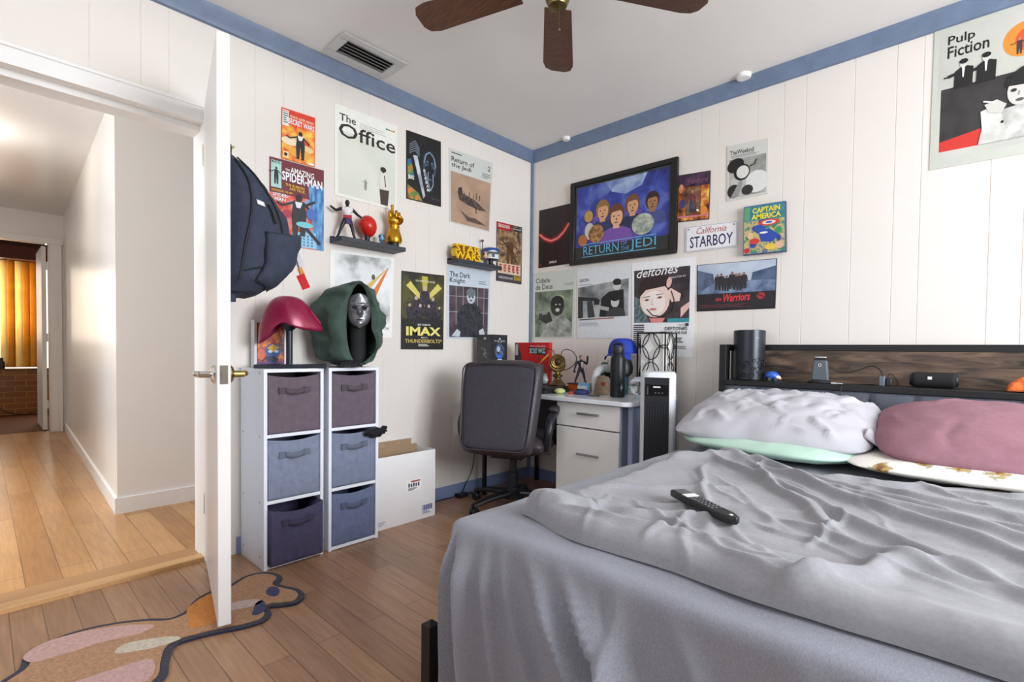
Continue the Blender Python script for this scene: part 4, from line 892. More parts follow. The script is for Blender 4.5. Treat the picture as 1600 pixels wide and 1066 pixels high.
a.poly([(.22,.97),(.24,.62),(.36,.52),(.46,.49),(.62,.49),(.74,.54),(.82,.70),(.84,.97)], PH('dark_jacket', (28,30,36), (58,62,72), None, 40)).ell(.54,.40,.10,.095, (190,200,206)).ell(.54,.335,.11,.06, (110,124,126)).ell(.50,.40,.022,.014, (50,54,58), 0, 8).ell(.58,.40,.022,.014, (50,54,58), 0, 8).ell(.54,.45,.035,.01, (70,60,64), 0, 8).poly([(.10,.96),(.22,.86),(.30,.90),(.28,.97)], (196,204,210)).poly([(.74,.88),(.84,.84),(.90,.95),(.76,.96)], (196,204,210))
a.done('poster', 'pale blue poster of a man in a dark jacket before barred windows', 'poster')

# bed wall
a = Art(qb((842.9,329.4),(891.2,318.1),(890,412.1),(841.5,419.4)), NB, paper=(22, 16, 18))
a.rect(.02,.02,.98,.98, PH('ember_dark', (18,12,14), (46,16,18), None, 18, stretch=(1,1,.2)))
for k in range(3):
    w = (.10,.06,.025)[k]; c = ((110,20,22),(190,36,34),(240,150,140))[k]; a.line([(.03,.42),(.18,.50),(.40,.565),(.62,.54),(.82,.45),(.98,.32)], w, c)
a.text('SMILE', .36,.91,.60,.95, (226,220,220), .04).ell(.08,.95,.03,.018, (150,40,40), 0, 8)
a.done('poster', 'black poster with a glowing red curve beside the blue corner strip', 'poster')
fq = qb((896,289.4),(1059.7,247.6),(1056.3,395),(893.7,414.7), d=-.0012)
ft = thing('framed_picture', 'large black framed painting of four people on deep blue', 'picture', tuple(sum(fq, Vector())/4), world=True)
a = Art(fq, NB, th=.012, paper=(30, 30, 30))
a.rect(.03,.05,.96,.96, PH('frame_mat', (60,62,60), (70,72,68), None, 20)).rect(.055,.07,.945,.80, PH('nebula', (28,34,92), (60,74,168), (120,140,206), 7, dist=.4, contrast=(.3,.72)))
a.poly([(.35,.07),(.75,.07),(.70,.20),(.55,.26),(.42,.20)], PH('nebula_light', (84,110,180), (170,190,220), None, 12)).ell(.46,.62,.34,.22, PH('nebula_violet', (70,60,150), (110,90,180), None, 14))
a.bust(.33,.46,.44, (150,112,62), (222,168,120), (52,60,104)).bust(.62,.46,.42, (116,78,48), (214,160,118), (40,48,84)).bust(.80,.46,.38, (52,38,34), (168,116,78), (70,80,140)).bust(.47,.56,.48, (110,64,44), (232,178,140), (122,84,168))
a.ell(.20,.62,.05,.10, (206,206,200)).ell(.19,.44,.045,.07, (196,156,70)).ell(.27,.66,.08,.11, PH('fur_brown', (120,78,44), (196,150,96), None, 40)).ell(.72,.64,.10,.12, PH('hull_pale', (130,140,130), (196,204,190), None, 30)).ell(.13,.72,.05,.07, (180,110,60))
a.rect(.055,.80,.945,.955, (44,46,46)).line([(.13,.775),(.84,.775)], .008, (110,190,226)).line([(.13,.925),(.84,.925)], .008, (110,190,226)).line([(.13,.955),(.84,.955)], .006, (80,150,190))
a.text('RETURN', .14,.80,.50,.905, (100,176,214), -.002).text('OF', .52,.80,.58,.845, (90,160,200), 0).text('THE', .52,.86,.60,.905, (90,160,200), 0).text('JEDI', .61,.795,.84,.925, (100,176,214), -.002)
a.done('print', '', '', ft)
fm = M('black_frame', (24, 23, 23), .3, 0, .05); fb = MB(); O = a
def fbar(u0, v0, u1, v1):
    vs = [O.at(u, v, d) for d in (0, .024) for u, v in ((u0,v0),(u1,v0),(u1,v1),(u0,v1))]; fb.add(vs, [(0,1,2,3), (7,6,5,4), (0,4,5,1), (1,5,6,2), (2,6,7,3), (3,7,4,0)], fm)
fbar(-.01,-.01,1.01,.045); fbar(-.01,.955,1.01,1.01); fbar(-.01,.045,.04,.955); fbar(.955,.045,1.01,.955)
fb.build('frame', ft, bevel=.003)
# blister card
cq = qb((1058.5,274.9),(1110.6,266.5),(1108.3,342.6),(1056.9,347.8), d=-.002)
bc = thing('toy_blister_card', 'carded toy in clear blister pinned right of the framed print', 'toy', tuple(sum(cq, Vector())/4), world=True)
a = Art(cq, NB, th=.003, paper=(46, 34, 40))
a.rect(.03,.28,.98,.98, PH('card_fire', (40,30,38), (206,110,40), (244,206,110), 16)).rect(.03,.02,.98,.28, PH('card_night', (30,24,34), (84,52,84), None, 20)).text('Venture', .32,.10,.93,.22, (120,70,96), .05, .2).rect(.03,.88,.98,.92, (210,120,130)).ell(.14,.30,.07,.10, (224,150,110)).ell(.18,.62,.10,.10, (90,84,150)).ell(.80,.8,.14,.10, (226,140,60))
a.done('card', '', '', bc); O = a
fgm = MB(); cc = O.at(.50,.60,.016); toyr = M('toy_red', (168, 60, 60), .5); toyb = M('toy_blue', (70, 86, 130), .5)
fgm.ell(cc+Vector((0,0,.055)), (.009,.008,.011), M('toy_skin', (214,170,140), .5), 10, 8).ell(cc+Vector((0,0,.022)), (.018,.009,.026), toyr, 10, 8)
for s in (-1, 1): fgm.tube([cc+Vector((s*.006,0,.0)), cc+Vector((s*.010,0,-.03)), cc+Vector((s*.012,0,-.062))], [.008,.007,.006], toyb, 8).tube([cc+Vector((s*.017,0,.036)), cc+Vector((s*.026,0,.012)), cc+Vector((s*.024,-.004,-.008))], [.006,.005,.0045], toyr, 8)
fgm.build('toy_figure', bc)
blis = M('clear_blister', (235, 238, 240), .08, 0, .01, trans=1.)
MB().grid(lambda u, v: O.at(.28+.46*u, .26+.62*v, .0035+.027*min(1, 6*min(u, 1-u, v, 1-v)+0)), 13, 13, blis).build('blister', bc, fix=False, solid=.0006)
a = Art(qb((1136.5,229),(1200.5,215.6),(1199.3,302),(1135.3,315.6)), NB, paper=(208, 209, 204))
a.rect(.06,.26,.96,.965, PH('mono_soft', (120,120,116), (196,197,192), None, 7)).text('TheWeeknd', .07,.10,.66,.18, K, .03).lines(.10,.195,.93,.25, 3, (110,110,108), 3, .4).ell(.22,.38,.22,.12, K, -.5).ell(.38,.52,.20,.15, K).ell(.40,.52,.155,.115, (220,221,216)).ell(.75,.74,.28,.20, (224,225,221)).ell(.18,.84,.16,.12, (34,34,34)).poly([(.10,.95),(.34,.66),(.42,.70),(.30,.95)], (150,150,146)).ell(.52,.86,.14,.09, (44,44,42)).line([(.56,.44),(.68,.42),(.74,.33)], .02, (40,40,40))
a.done('poster', 'small grey poster with black and white discs, highest beside the carded toy', 'poster')
pq = qb((1072,355),(1152.8,345),(1152.2,384.8),(1071.4,395), d=-.003)
a = Art(pq, NB, th=.003, paper=(236, 236, 238), edge=M('plate_edge', (90, 92, 100), .4, .6))
a.line([(.02,.03),(.98,.03),(.98,.97),(.02,.97),(.02,.03)], .018, (150,154,166)).text('California', .22,.09,.80,.34, (190,70,60), .0, .35).text('STARBOY', .09,.42,.92,.86, (46,48,96), .02)
for u in (.06,.94):
    for v_ in (.12,): a.ell(u, v_, .015, .035, (120,122,130), 0, 10)
a.done('license_plate', 'white license plate with dark blue capitals below the carded toy', 'license plate')
a = Art(qb((1164.5,325.2),(1229.0,315.3),(1229.5,393.5),(1163,399.9), d=-.004), NB, th=.024, paper=(70, 110, 150), edge=M('canvas_edge', (70, 56, 80), .7, 0, .2, 40))
a.rect(.02,.02,.98,.98, PH('comic_crowd', (40,70,140), (210,190,120), (40,130,110), 26, contrast=(.38,.62))).rect(.02,.02,.98,.32, PH('comic_sea', (40,110,130), (70,140,150), None, 20)).rect(.02,.03,.16,.30, (96,160,120)).text('CAPTAIN', .22,.06,.88,.17, (244,226,40), .06, 0, -.01).text('AMERICA', .20,.19,.90,.30, (244,226,40), .06, 0, -.01)
a.ell(.62,.38,.25,.065, (214,60,50)).ell(.62,.38,.16,.04, (236,220,214)).ell(.62,.38,.08,.02, (60,80,170)).ell(.40,.50,.14,.09, (50,80,170), .4).poly([(.38,.58),(.62,.50),(.86,.66),(.70,.78),(.44,.76)], (44,74,170)).ell(.28,.74,.12,.06, (206,60,50)).ell(.84,.56,.08,.07, (60,150,90)).ell(.18,.62,.08,.07, (226,190,150)).ell(.66,.88,.14,.06, (232,196,70)).ell(.86,.86,.10,.07, (226,180,150)).ell(.10,.92,.07,.05, (196,40,44)).ell(.50,.58,.10,.02, Wt)
a.done('canvas_print', 'colourful comic canvas with yellow heading standing off the wall', 'picture')
a = Art(qb((1089.4,414.4),(1214.4,403.7),(1211.5,482),(1088.8,487)), NB, paper=(30, 28, 34))
a.rect(.01,.01,.99,.64, PH('pier_sky', (170,186,206), (206,216,230), None, 6)).poly([(.01,.12),(.22,.22),(.24,.44),(.01,.62)], PH('shed_blue', (60,76,104), (110,126,150), None, 10)).poly([(.99,.14),(.72,.24),(.70,.42),(.99,.44)], PH('shed_blue2', (46,62,92), (84,104,136), None, 10)).poly([(.01,.60),(.24,.42),(.72,.40),(.99,.42),(.99,.64),(.01,.64)], PH('wet_boards', (66,86,118), (130,150,180), None, 16))
for i, x in enumerate((.28,.33,.40,.47,.52,.56,.62)): a.fig(x, .56+.02*(i % 3), .34+.03*(i % 2), (44,40,44), (150,110,90), 0, 1.2)
a.rect(.01,.64,.99,.98, (32,28,34)).text('the', .26,.73,.34,.80, (214,50,56), .03, .2, -.01).text('Warriors', .36,.66,.70,.83, (222,54,58), .05, .2, -.02).ell(.83,.73,.05,.07, (170,40,46)).line([(.77,.68),(.89,.78)], .02, (30,28,34)).lines(.05,.87,.93,.95, 3, (110,50,56), 4, .4)
a.done('poster', 'wide poster of a row of figures on a wet pier', 'poster')
a = Art(qb((832.5,427.4),(900.6,420.5),(896.7,527.9),(832.7,529.5)), NB, paper=(208, 214, 206))
a.text('Cidade', .08,.085,.42,.16, (40,42,40), .02).text('de Deus', .08,.18,.48,.26, (40,42,40), .02).lines(.75,.19,.96,.23, 2, (130,136,130), 2, .4).rect(.06,.29,.95,.975, PH('sepia_green', (70,80,70), (126,140,120), (150,162,142), 9)).ell(.66,.42,.10,.06, (176,196,150)).poly([(.20,.98),(.40,.72),(.52,.64),(.74,.66),(.94,.78),(.95,.98)], PH('pale_shirt', (120,126,120), (190,196,190), None, 14)).ell(.60,.52,.16,.15, (48,48,46)).ell(.60,.46,.15,.09, (28,28,28)).ell(.57,.50,.025,.014, (170,170,164), 0, 8).ell(.66,.50,.025,.014, (170,170,164), 0, 8).ell(.61,.58,.05,.028, (210,210,204), 0, 10).poly([(.20,.66),(.42,.60),(.50,.74),(.34,.78),(.22,.74)], (50,50,48)).rect(.09,.58,.36,.64, (150,156,152)).rect(.16,.62,.24,.72, (60,64,62))
a.done('poster', 'grey-green poster of an open-mouthed man beside the corner strip', 'poster')
a = Art(qb((902.2,420.5),(986.5,410.7),(983.8,528.9),(901.6,528.9)), NB, paper=(222, 226, 230))
a.text('LEON', .05,.15,.23,.195, K, .04).lines(.05,.235,.30,.255, 1, (150,154,160), 2).poly([(.02,.275),(.965,.20),(.965,.70),(.02,.715)], PH('mono_room', (86,90,92), (150,154,156), (186,190,192), 7)).poly([(.02,.40),(.40,.44),(.46,.48),(.02,.46)], (40,42,44)).rect(.02,.46,.12,.71, (52,54,56)).poly([(.20,.48),(.30,.47),(.36,.70),(.22,.71)], (60,62,64)).ell(.76,.275,.075,.075, (206,206,204)).ell(.76,.235,.075,.045, (34,34,36)).rect(.70,.255,.83,.275, (24,24,26)).poly([(.48,.44),(.62,.36),(.88,.34),(.90,.70),(.44,.70)], (30,30,34)).ell(.73,.50,.075,.08, (206,206,204)).ell(.73,.445,.09,.05, (28,28,30)).poly([(.60,.62),(.72,.57),(.90,.60),(.92,.70),(.56,.70)], (62,64,68)).line([(.38,.56),(.62,.60)], .05, (176,176,174)).rect(.34,.46,.44,.53, (36,36,40))
a.line([(.05,.735),(.72,.72)], .014, (170,60,66)).line([(.05,.735),(.36,.728)], .014, (60,62,66)).lines(.05,.77,.46,.84, 4, (160,166,174), 5, .3)
a.done('poster', 'white poster with a black and white photo and thin red line', 'poster')
a = Art(qb((987.6,411.7),(1086.7,400.8),(1082.8,559.4),(987.2,556)), NB, paper=(240, 241, 243))
a.rect(.04,.085,.93,.645, PH('flash_dark', (38,32,38), (74,62,68), None, 10)).poly([(.04,.36),(.16,.40),(.30,.645),(.04,.645)], PH('pebbles', (60,80,90), (120,140,140), None, 50))
a.poly([(.52,.26),(.66,.30),(.80,.36),(.78,.43),(.66,.44),(.60,.36)], (238,208,198)).poly([(.80,.50),(.93,.44),(.93,.50),(.80,.60)], (232,190,180)).ell(.40,.25,.27,.10, (44,30,30)).ell(.615,.235,.04,.055, (232,188,178), .2)
a.ell(.385,.405,.245,.185, (240,214,204)).ell(.37,.44,.19,.13, (248,236,230)).poly([(.10,.30),(.18,.21),(.40,.18),(.58,.22),(.56,.27),(.40,.285),(.24,.30),(.14,.37)], (44,30,30))
for x, y in ((.47,.385), (.26,.405)): a.ell(x, y, .05, .013, (196,160,150), -.12, 12).ell(x, y, .022, .010, (84,60,56), 0, 10).line([(x-.06,y-.028),(x+.05,y-.036)], .008, (120,84,76))
a.line([(.355,.40),(.335,.455),(.375,.462)], .006, (206,160,150)).ell(.365,.505,.06,.013, (206,130,126), 0, 12).line([(.65,.32),(.70,.42),(.66,.53),(.52,.585),(.36,.57),(.26,.50)], .010, (24,22,24)).poly([(.30,.598),(.56,.598),(.52,.645),(.34,.645)], (226,140,136)).rect(.60,.605,.93,.645, (60,150,160))
a.text('deftones', .09,.075,.76,.17, Wt, .02, .35, -.025).text('around the fur', .62,.175,.88,.20, (220,220,220), .0, .3, -.01)
a.text('DEFTONES', .56,.69,.91,.725, K, .03).text('AROUND THE FUR', .48,.735,.91,.765, K, .03).lines(.66,.80,.91,.86, 3, (90,90,94), 4, .45).lines(.70,.885,.91,.92, 2, (110,110,114), 6, .4)
for k in range(11): a.rect(.04,.665+k*.022,.22,.677+k*.022, (70,70,74))
a.rect(.88,.655,.93,.685, (60,60,66))
for k in range(2): a.ell(.80+.045*k,.67,.016,.011, (200,200,204), 0, 10)
a.done('poster', 'large white-bordered poster of a pale face, behind the wire lamp', 'poster')
zt, zb = 2.352, 1.773; xl, xr = 2.317, 2.742
TLp, BLp = at_y(1460.5,50), at_y(1452,266.5); sl = Vector((.368, 0, -.002))
off = Vector((0, -.0015, 0))
a = Art([TLp+off, TLp+sl+off, BLp+sl+off, BLp+off], NB, paper=(196, 200, 190))
a.rect(.05,.04,.95,.93, PH('aged_paper', (188,190,182), (202,203,195), None, 4)).rect(.08,.44,.95,.885, PH('charcoal_ground', (44,42,44), (58,55,56), None, 14)).poly([(.08,.815),(.45,.77),(.45,.885),(.08,.885)], (206,54,44))
a.text('Pulp', .125,.07,.36,.15, K, .04).text('Fiction', .125,.145,.48,.228, K, .04).ell(.76,.235,.17,.115, (222,140,50)).ell(.80,.24,.115,.08, (212,84,48)).fig(.72,.33,.11, (60,56,56), (180,140,120), 1)
for x in (.27, .46):
    a.poly([(x-.08,.455),(x-.075,.335),(x-.02,.31),(x+.03,.31),(x+.085,.325),(x+.08,.455)], K).ell(x,.292,.033,.026, (206,206,200)).ell(x,.274,.038,.018, K).poly([(x-.012,.315),(x+.012,.315),(x+.004,.385),(x-.006,.385)], Wt).line([(x-.06,.35),(x-.135,.36)], .022, K).line([(x-.135,.36),(x-.17,.362)], .010, K)
a.poly([(.42,.885),(.46,.72),(.58,.68),(.80,.66),(.95,.66),(.95,.885)], PH('white_shirt', (170,172,168), (226,227,222), None, 14)).poly([(.46,.885),(.43,.66),(.52,.64),(.60,.70),(.66,.885)], PH('sleeve', (196,198,192), (230,231,226), None, 12)).ell(.79,.54,.145,.125, (30,29,30)).ell(.74,.575,.10,.095, (208,206,200)).poly([(.62,.53),(.64,.46),(.80,.43),(.92,.48),(.90,.60),(.84,.545)], (26,25,26)).ell(.69,.565,.026,.012, (44,42,42), 0, 10).ell(.80,.565,.026,.012, (44,42,42), 0, 10).ell(.74,.635,.034,.011, (90,84,82), 0, 10).line([(.735,.575),(.73,.605)], .008, (150,148,144)).poly([(.46,.62),(.56,.60),(.64,.645),(.60,.70),(.50,.68)], (206,204,198)).line([(.45,.595),(.55,.62)], .010, Wt).ell(.61,.76,.012,.010, K, 0, 8)
a.done('poster', 'large grey poster with orange disc high at the right end of the bed wall', 'poster')

# ================================================================ WALL SHELVES AND WHAT STANDS ON THEM
shelf_m = M('charcoal_shelf', (52, 56, 64), .5, 0, .06, 20)
SA = (-1.606, -1.215, 1.510, 1.533); SB = (-.818, -.428, 1.508, 1.531)
tag(MB().box((0.001, SA[0], SA[2]), (.122, SA[1], SA[3]), shelf_m).box((.001, SA[0], SA[3]), (.012, SA[1], SA[3]+.015), shelf_m).build('wall_shelf', loc=(.05, -1.44, 1.48), bevel=.002), 'charcoal floating shelf under the cream poster', 'shelf', 'floating wall shelves')
tag(MB().box((0.001, SB[0], SB[2]), (.112, SB[1], SB[3]), shelf_m).box((.001, SB[0], SB[3]), (.012, SB[1], SB[3]+.014), shelf_m).build('wall_shelf', loc=(.05, -.67, 1.49), bevel=.002), 'dark floating shelf carrying the yellow letters', 'shelf', 'floating wall shelves')
def figure(name, label, loc, rotz, h, body, top, skin, legs, pose, extra=None, head=1., hat=None, base=None):
    """small toy figure: one continuous skinned body with clothing and head as parts"""
    t = thing(name, label, 'figurine', loc, rotz); k = h
    J = {'hip': (0,0,.50), 'chest': (0,0,.72), 'neck': (0,0,.82), 'head': (0,-.01,.86)}
    J.update(pose); P_ = {n: Vector(p)*k for n, p in J.items()}
    E_ = [('hip','chest'),('chest','neck'),('neck','head'),('chest','shL'),('shL','elL'),('elL','haL'),('chest','shR'),('shR','elR'),('elR','haR'),('hip','thL'),('thL','knL'),('knL','anL'),('anL','toL'),('hip','thR'),('thR','knR'),('knR','anR'),('anR','toR')]
    names = list(P_); me = bpy.data.meshes.new('body'); me.from_pydata([P_[n] for n in names], [(names.index(a), names.index(b)) for a, b in E_], [])
    o = bpy.data.objects.new('body', me); COL.objects.link(o); o.parent = t
    md = o.modifiers.new('skin', 'SKIN'); R_ = {'hip': .075, 'chest': .095, 'neck': .035, 'head': .04, 'sh': .048, 'el': .036, 'ha': .026, 'th': .062, 'kn': .044, 'an': .032, 'to': .03}
    for n, sv in zip(names, me.skin_vertices[0].data):
        r = R_.get(n, R_.get(n[:2], .04))*k; sv.radius = (r, r); sv.use_root = (n == 'hip')
    sd = o.modifiers.new('sub', 'SUBSURF'); sd.levels = 2; sd.render_levels = 2
    dg = bpy.context.evaluated_depsgraph_get(); m2 = bpy.data.meshes.new_from_object(o.evaluated_get(dg)); o.modifiers.clear(); o.data = m2; bpy.data.meshes.remove(me)
    for m in (body, top, legs): m2.materials.append(m)
    for p in m2.polygons:
        p.use_smooth = True; z = p.center.z/k; p.material_index = 1 if (.56 < z < .80 and abs(p.center.x) < .13*k) else (2 if z < .5 else 0)
    hp = P_['head']+Vector((0, -.005*k, .05*k)); hm_ = MB().ell(hp, (.058*k*head, .064*k*head, .075*k*head), skin, 14, 10)
    hm_.ell(hp+Vector((0,-.062*k*head,-.004*k)), (.010*k, .012*k, .014*k), skin, 8, 6); hd = hm_.build('head', t)
    if hat: sub(MB().ell(hp+Vector((0,.012*k,.022*k)), (.064*k*head, .066*k*head, .064*k*head), hat, 14, 10), 'hair', hd)
    if extra: extra(t, P_, k)
    if base: MB().lathe([(.16*k, -.0005), (.16*k, .012*k), (.15*k, .016*k)], base, n=20).build('base', t)
    return t
tb = M('toy_black', (30, 31, 36), .45, 0, .06); tw = M('toy_white', (226, 226, 228), .5); tr_ = M('toy_crimson', (170, 30, 52), .5, 0, .1, 40); tsk = M('toy_flesh', (222, 178, 150), .5)
stride = {'shL': (-.14,0,.76), 'elL': (-.27,0,.70), 'haL': (-.42,-.02,.80), 'shR': (.14,0,.74), 'elR': (.26,0,.62), 'haR': (.36,-.04,.55), 'thL': (-.07,0,.46), 'knL': (-.15,-.02,.26), 'anL': (-.22,0,.06), 'toL': (-.25,-.08,.025), 'thR': (.07,0,.46), 'knR': (.12,-.02,.26), 'anR': (.17,0,.06), 'toR': (.19,-.08,.025)}
CAMROT = math.radians(62)
zA = SA[3]
def sash(t, P_, k):
    MB().box((-.10*k, -.11*k, .50*k), (.11*k, .10*k, .585*k), tr_).prism([(-.03*k, .36*k), (.10*k, .34*k), (.11*k, .52*k), (-.04*k, .52*k)], M('toy_violet', (70, 50, 100), .6), lambda x, z, h: Vector((x, -.095*k+.02*k*h, z))).build('sash', t, bevel=.01*k)
figure('figurine', 'black action figure with arms spread and crimson sash, left on the wall shelf', (.070, -1.545, zA+.0005), CAMROT, .205, tb, tw, tb, tb, stride, sash)
bs_ = thing('bust', 'glossy red egg-shaped head on a short black stand, on the wall shelf', 'ornament', (.065, -1.425, zA+.0005), CAMROT)
hm_ = MB(); redg = M('glossy_red', (206, 34, 30), .3, 0, .05, 40)
def head_pt(u, v):
    th = PI*v; a = 2*PI*u; x = .050*math.sin(th)*math.cos(a); y = .052*math.sin(th)*math.sin(a); z = .058*math.cos(th)
    f = 1-.22*max(0, -z/.058)**1.3; return Vector((x*f+.010*max(0, -z/.058), y*f, .088+z))
hm_.grid(head_pt, 28, 20, redg, wrapu=True).build('head', bs_, ang=180)
MB().lathe([(.020, 0), (.020, .006), (.014, .012), (.014, .05)], tb, n=18).build('stand', bs_)
dark_blue = M('toy_blue_hair', (48, 70, 96), .5); sky_ = M('toy_sky', (110, 180, 220), .5)
sit = {'hip': (0,0,.22), 'chest': (0,0,.36), 'neck': (0,0,.42), 'head': (0,0,.50), 'shL': (-.12,0,.36), 'elL': (-.18,-.02,.27), 'haL': (-.16,-.08,.22), 'shR': (.12,0,.36), 'elR': (.18,-.02,.27), 'haR': (.16,-.08,.22), 'thL': (-.07,0,.2), 'knL': (-.08,-.02,.12), 'anL': (-.08,0,.06), 'toL': (-.08,-.06,.04), 'thR': (.07,0,.2), 'knR': (.08,-.02,.12), 'anR': (.08,0,.06), 'toR': (.08,-.06,.04)}
figure('figurine', 'tiny pale blue big-headed toy between the red head and golden glove', (.078, -1.345, zA+.0005), CAMROT, .076, sky_, M('toy_teal', (60, 130, 140), .5), sky_, dark_blue, sit, None, 3.4, dark_blue)
gl = thing('glove_ornament', 'golden armoured glove ornament with raised finger on a black base, shelf end', 'ornament', (.068, -1.258, zA+.0005), CAMROT)
gold = M('old_gold', (206, 150, 40), .28, .85, .14, 30, .2, 60)
MB().lathe([(.028, 0), (.028, .022), (.024, .026)], tb, n=20).build('base', gl)
g = MB()
g.lathe([(.040, .024), (.046, .040), (.043, .060), (.034, .090), (.028, .108), (.031, .114), (.031, .122), (.026, .126)], gold, n=24)
def palm(u, v):
    th = PI*v; a = 2*PI*u; return Vector((.037*math.sin(th)*math.cos(a), .026*math.sin(th)*math.sin(a), .152+.036*math.cos(th)))
g.grid(palm, 20, 14, gold, wrapu=True)
g.build('gauntlet', gl, ang=50)
for nm, pts, r in (('finger', [(-.026,-.004,.172),(-.028,-.010,.190),(-.026,-.024,.194),(-.024,-.032,.180),(-.024,-.030,.164)], .0085), ('finger', [(-.009,-.004,.176),(-.010,-.002,.198),(-.011,-.001,.216),(-.011,-.001,.232)], .0085), ('finger', [(.009,-.004,.176),(.010,-.012,.194),(.009,-.026,.196),(.008,-.034,.182),(.008,-.031,.166)], .0085), ('finger', [(.025,-.004,.170),(.027,-.012,.184),(.025,-.025,.186),(.023,-.031,.173),(.022,-.028,.160)], .008), ('thumb', [(.030,-.008,.136),(.040,-.020,.146),(.036,-.032,.160),(.022,-.038,.166)], .0095)):
    MB().tube(spline(pts, 5), r, gold, 10).ell(pts[-1], r, gold, 10, 6).ell(pts[0], r, gold, 10, 6).build(nm, gl, ang=50)
MB().ell((0, -.024, .150), (.014, .006, .014), M('gold_boss', (226, 196, 70), .25, .7, .1), 16, 8).build('boss', gl)

# yellow lettering that stands on the second shelf
ylw = M('yellow_plastic', (240, 196, 20), .45, 0, .05, 30)
st = thing('letter_sign', 'yellow freestanding block letters in two rows on the small shelf', 'sign', (.068, -.752, SB[3]+.0005), math.radians(90))
def block_text(s, x0, x1, z0, z1, y0, y1, m):
    vs, fs = text_geo(s, .045); a0 = min(v.x for v in vs); a1 = max(v.x for v in vs); b0 = min(v.y for v in vs); b1 = max(v.y for v in vs); mb = MB()
    f = lambda v, y: Vector((x0+(x1-x0)*(v.x-a0)/(a1-a0), y, z0+(z1-z0)*(v.y-b0)/(b1-b0)))
    n = len(vs); mb.add([f(v, y0) for v in vs]+[f(v, y1) for v in vs], list(fs)+[tuple(n+i for i in reversed(q)) for q in fs], m)
    ec = {}
    for q in fs:
        for i in range(len(q)): e_ = (q[i], q[(i+1) % len(q)]); ec[e_] = 1
    for a_, b_ in list(ec):
        if (b_, a_) not in ec: mb.add([f(vs[a_], y0), f(vs[b_], y0), f(vs[b_], y1), f(vs[a_], y1)], [(3,2,1,0)], m)
    return mb
bar = M('sign_back', (120, 70, 10), .6)
sg = block_text('STAR', -.075, .135, .050, .096, -.030, .012, ylw); sg.build('word', st, smooth=False, fix=False)
sg = block_text('WARS', -.085, .135, .002, .050, -.034, .012, ylw); sg.build('word', st, smooth=False, fix=False)
MB().box((-.070, -.022, 0.0), (.13, .012, .094), bar).build('backing', st)
figure('figurine', 'small brown-haired big-headed toy standing before the white and blue helmet', (.098, -.575, SB[3]+.0005), CAMROT, .10, M('toy_olive', (70, 64, 50), .6), tsk, tsk, tb, sit, None, 3.2, M('toy_brown_hair', (92, 58, 40), .6))
hmt = thing('toy_helmet', 'white and blue toy helmet with antenna on a black stand, small shelf', 'ornament', (.056, -.482, SB[3]+.0005), CAMROT); hmt.scale = (1.22, 1.22, 1.22)
wh_p = M('helmet_white', (228, 230, 232), .35, 0, .03); bl_p = M('helmet_blue', (40, 76, 150), .35, 0, .05)
MB().lathe([(.024, 0), (.024, .008), (.013, .014), (.013, .045)], tb, n=16).build('stand', hmt)
def helm(u, v):
    a = 2*PI*u; t = v; z = .035+.075*t; r = .045*(1-.02*t) if t < .45 else .045*math.sqrt(max(0.0001, 1-((t-.45)/.55)**2))
    return Vector((r*math.cos(a), r*1.1*math.sin(a), z))
hb_ = MB().grid(helm, 28, 16, wh_p, wrapu=True).build('shell', hmt, ang=60)
sub(MB().lathe([(.0465, .071), (.0475, .075), (.0475, .088), (.044, .094)], bl_p, n=28, cap=False), 'brow_band', hb_)
sub(MB().box((-.03, -.052, .060), (.03, -.040, .071), tb).box((-.008, -.052, .042), (.008, -.041, .060), tb), 'visor', hb_)
MB().tube([(-.048, 0, .08), (-.05, 0, .135)], .0022, tb, 8).box((-.058, -.004, .132), (-.042, .004, .142), tb).build('antenna', hmt)

# ================================================================ ON TOP OF THE CUBE UNITS
zc = CH+.0005
cp = thing('picture_box', 'boxed print with orange and blue picture standing behind the helmet stand', 'picture', (.06, -1.95, zc), world=True)
q = [at_x(404, 489, .078), at_x(447, 492, .078), at_x(447, 567, .078), at_x(404, 570, .078)]
q = [Vector((.058, q[0].y, 1.075)), Vector((.058, q[1].y, 1.075)), Vector((.058, q[1].y, zc+.012)), Vector((.058, q[0].y, zc+.012))]
MB().box((.014, q[0].y-.012, zc), (.0575, q[1].y+.012, 1.088), M('box_white', (226, 226, 230), .5)).build('box', cp, bevel=.002)
a = Art(q, NA, th=.001, paper=(60, 50, 70))
a.rect(.02,.02,.98,.98, PH('flames', (60,30,40), (196,80,40), (240,150,60), 34)).ell(.58,.66,.30,.17, (56,92,160)).poly([(.36,.60),(.56,.50),(.80,.58),(.60,.70)], (232,180,60)).ell(.48,.68,.08,.035, Wt).ell(.70,.68,.08,.035, Wt).ell(.55,.88,.22,.08, (40,56,100)).ell(.15,.75,.14,.14, (226,110,80)).rect(.02,.93,.98,.98, (96,70,130))
a.done('print', '', '', cp)
hs = thing('helmet_stand', 'black post stand with square foot under the maroon helmet', 'stand', (.178, -1.890, zc), CAMROT)
MB().box((-.140, -.060, 0), (.160, .060, .016), M('stand_black', (34, 40, 52), .35)).build('foot', hs, bevel=.003)
MB().lathe([(.014, .016), (.014, .17), (.035, .19), (.045, .222), (.03, .26), (.006, .285)], M('stand_black', (34, 40, 52), .35), (0, 0, 0), 18).build('post', hs)
he = thing('helmet', 'glossy maroon helmet with pointed visor resting on a black stand', 'helmet', (.178, -1.890, zc+.085), CAMROT)
mar = M('maroon_gloss', (150, 32, 72), .25, .15, .06, 8)
hx = MB()
